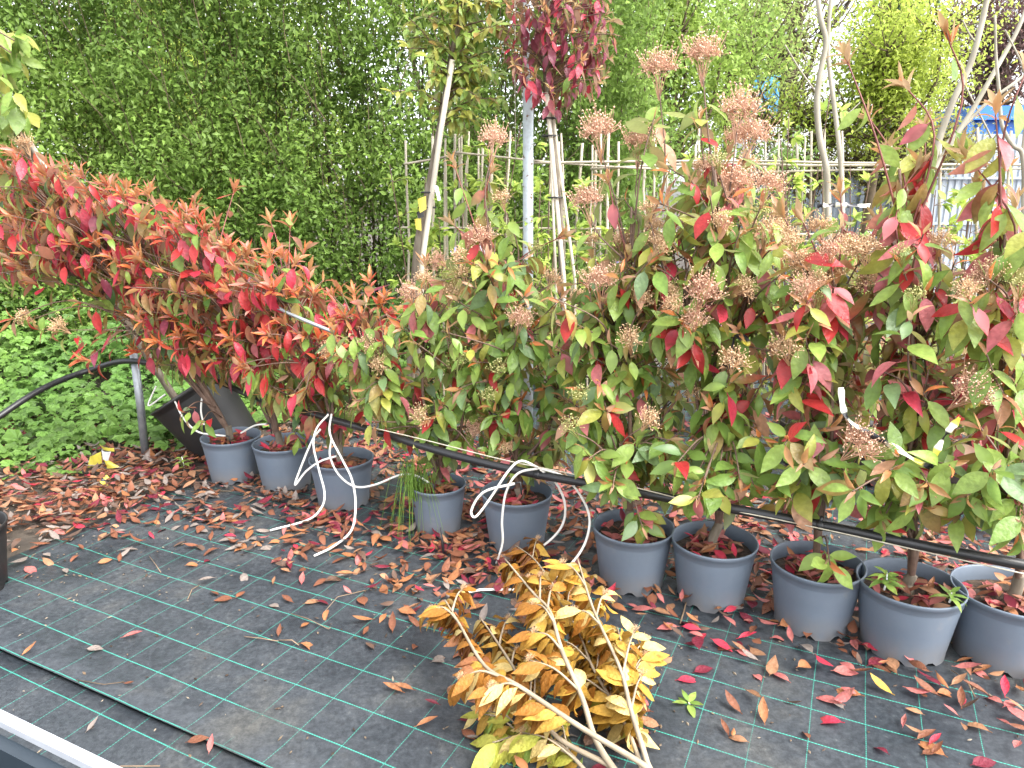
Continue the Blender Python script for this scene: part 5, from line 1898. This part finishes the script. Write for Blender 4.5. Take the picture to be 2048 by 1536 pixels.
# a few named individuals seen on the open fabric: (px, py, angle deg in plan, size, pigment)
for px_, py_, a, s, pg in [(240, 1275, 10, .075, 'rose'), (170, 1297, 0, .06, 'grey'), (40, 1312, 60, .06, 'rust'), (370, 1485, 20, .06, 'brown'), (417, 1508, 100, .055, 'rose'),
                           (170, 1465, 70, .05, 'grey'), (605, 1208, 30, .07, 'tan'), (600, 1255, 60, .045, 'rust'), (560, 1215, 150, .06, 'grey'), (810, 1385, 160, .075, 'rust'),
                           (832, 1380, 170, .07, 'rust'), (828, 1453, 20, .07, 'rust'), (915, 1440, 10, .06, 'maroon'), (930, 1470, -40, .06, 'grey'), (825, 1300, 80, .05, 'brown'),
                           (860, 1325, 30, .075, 'grey'), (1350, 1360, 5, .08, 'crimson'), (1385, 1345, 20, .075, 'maroon'), (1500, 1310, 130, .07, 'tan'), (1485, 1428, 120, .08, 'brown'),
                           (1530, 1450, 80, .085, 'rust'), (1690, 1445, 170, .095, 'crimson'), (1730, 1392, 155, .09, 'rust'), (1790, 1390, 135, .085, 'gold'), (1690, 1420, 110, .06, 'grey'),
                           (1797, 1350, 100, .065, 'tan'), (1690, 1340, 20, .045, 'grey'), (1750, 1330, 10, .05, 'rust'), (1855, 1490, 30, .06, 'crimson'), (1780, 1510, 120, .055, 'maroon'),
                           (1620, 1480, 90, .05, 'brown'), (1460, 1475, 100, .06, 'brown'), (1500, 1485, 150, .06, 'tan'), (1940, 1530, 10, .08, 'maroon'), (1850, 1430, 140, .05, 'tan'),
                           (1985, 1465, 140, .09, 'tan'), (1940, 1345, 10, .08, 'rust'), (1900, 1370, 20, .07, 'tan'), (2010, 1395, 60, .09, 'crimson'), (1870, 1385, 0, .07, 'rust')]:
    T = at_z(px_, py_, .016)
    fl.append((T, np.array([math.cos(math.radians(a)), math.sin(math.radians(a)), .06]), np.array([.1, -.1, 1.0]), s, pg, 'open'))
POT_WORDS = ["first grey pot by the black tub", "second grey pot", "third grey pot with tubes", "small pot with grass", "pot under the white hoops", "pot beside the cut branches",
             "scuffed grey pot", "pot with leaves over its rim", "pot with seedlings", "frame-cut grey pot"]
MARKS = [(p_[0], p_[1] - .1, w_) for p_, w_ in zip(POTS, POT_WORDS)] + [
    (-.15, 2.1, "tips of the cut branches"), (-.1, 1.75, "longest cut branch"), (.45, 1.65, "woody ends of the cut branches"), (-1.2, 1.75, "fabric seam"), (-1.5, 2.1, "half-seen dark pot"),
    (-.75, 2.1, "middle of the fabric"), (-1.1, 1.55, "trolley corner"), (-.6, 1.6, "seam's lower end"), (-2.1, 2.9, "weed edge"), (-1.4, 2.7, "weedy dirt patch"), (.8, 1.65, "right green grid"), (1.2, 1.55, "bottom right corner")]
WORDS = {'brown': 'brown', 'rust': 'rust-orange', 'dark': 'dark brown', 'tan': 'pale tan', 'maroon': 'dark maroon', 'crimson': 'crimson', 'rose': 'pink', 'grey': 'grey withered', 'gold': 'golden yellow'}
PLACE = {'open': 'lying on the open green-lined fabric before the pots', 'row': 'in the drift of dead leaves round the pot feet',
         'behind': 'on the ground behind the grey pots', 'pot': 'lying on the soil inside a grey pot'}
FP = np.array([f[0] for f in fl])
FR = frames(np.array([f[1] for f in fl]), np.array([f[2] for f in fl]))
FS = np.array([f[3] for f in fl])
vis = FS / fwd(FP) * np.where(in_frame(FP, 0), 1, .01) * np.array([{'open': 1.25, 'row': 1.0, 'behind': .55, 'pot': .8}[f[5]] for f in fl])
order = np.argsort(-vis)
for k in order[:290]:
    pg, place = fl[k][4], fl[k][5]
    o = put("fallen_leaf", leaf_mesh('litter', pg, int(rng.integers(10)), 'dry_leaf'), FR[k], FP[k], FS[k])
    x_, y_ = FP[k][:2]
    sz_ = 'small ' if FS[k] < .058 else ('large ' if FS[k] > .078 else '')
    cu_ = 'upturned ' if fl[k][2][2] < 0 else ('tilted ' if FR[k][2, 2] < .86 else 'flat ')
    near_ = MARKS[int(np.argmin([math.hypot(x_ - m_[0], y_ - m_[1]) for m_ in MARKS]))][2]
    if place == 'pot':
        near_ = POT_WORDS[int(np.argmin([math.hypot(x_ - m_[0], y_ - m_[1]) for m_ in POTS]))]
        lab_ = f"{sz_}{cu_}{WORDS[pg]} leaf lying inside {near_}"
    elif place == 'behind':
        lab_ = f"{sz_}{cu_}{WORDS[pg]} leaf on ground behind {near_}"
    else:
        lab_ = f"{sz_}{cu_}{WORDS[pg]} fallen leaf {'on fabric' if place == 'open' else 'in drift'} near {near_}"
    tag(o, lab_, "leaf", "dead leaves fallen on the fabric and into the pots")
b = MB()
for k in order[290:]:
    var = int(rng.integers(10))
    tpl = LITTER[var % len(LITTER)]
    b.add(tpl[0] @ FR[k].T * FS[k] + FP[k], tpl[1], pig_cols(tpl, fl[k][4], var))
tag(b.build("leaf_litter", M['dry_leaf']), kind='stuff')

# crumbs of soil, husks and broken twigs
b = MB()
nK = 22000
K = np.column_stack([rng.uniform(-3.3, 3.3, nK), rng.uniform(1.2, 4.4, nK)])
ds = row_side(K[:, 0], K[:, 1])
pk = np.exp(-np.maximum(ds, 0) / .55) * np.clip(.5 + .9 * vnoise(K, 3.1, 81) + .6 * vnoise(K, 9, 82), .03, 1.5) * .8 + .05
K = K[rng.random(nK) < pk]
oct_v = np.array([(1, 0, 0), (-1, 0, 0), (0, 1, 0), (0, -1, 0), (0, 0, .6), (0, 0, -.6)], float)
oct_f = [(0, 2, 4), (2, 1, 4), (1, 3, 4), (3, 0, 4), (2, 0, 5), (1, 2, 5), (3, 1, 5), (0, 3, 5)]
cc = np.array([(.09, .06, .04), (.2, .14, .09), (.20, .15, .10), (.05, .035, .025), (.28, .23, .17)])[rng.integers(0, 5, len(K))]
Rk = frames(norm(rng.normal(0, 1, (len(K), 3)) * [1, 1, .2]), rng.normal(0, .2, (len(K), 3)) + [0, 0, 1]) * np.array([1, 1, 1])
st_ = rng.uniform(1, 3.2, len(K))
Rk[:, :, 1] *= st_[:, None]
b.inst((oct_v, oct_f, np.ones(6)), Rk, np.column_stack([K, np.full(len(K), .0125)]), rng.uniform(.0012, .0042, len(K)), cc)
tag(b.build("soil_crumbs", M['dry_leaf'], smooth=False), kind='stuff')
b = MB()
for _ in range(260):
    x, y = rng.uniform(-3.2, 3.0), rng.uniform(1.4, 4.2)
    ds_ = row_side(x, y)
    if ds_ > .2 and rng.random() < .8:
        continue
    a, L_ = rng.uniform(0, 6.28), rng.uniform(.04, .22)
    p0_ = np.array([x, y, .014])
    d_ = np.array([math.cos(a), math.sin(a), 0])
    b.tube([p0_, p0_ + d_ * L_ * .5 + rng.normal(0, .01, 3) * [1, 1, .3] + [0, 0, .006], p0_ + d_ * L_], rng.uniform(.0012, .003), 4, np.array([.2, .14, .09]) * rng.uniform(.5, 1.6))
tag(b.build("twig_debris", M['dry_leaf']), kind='stuff')
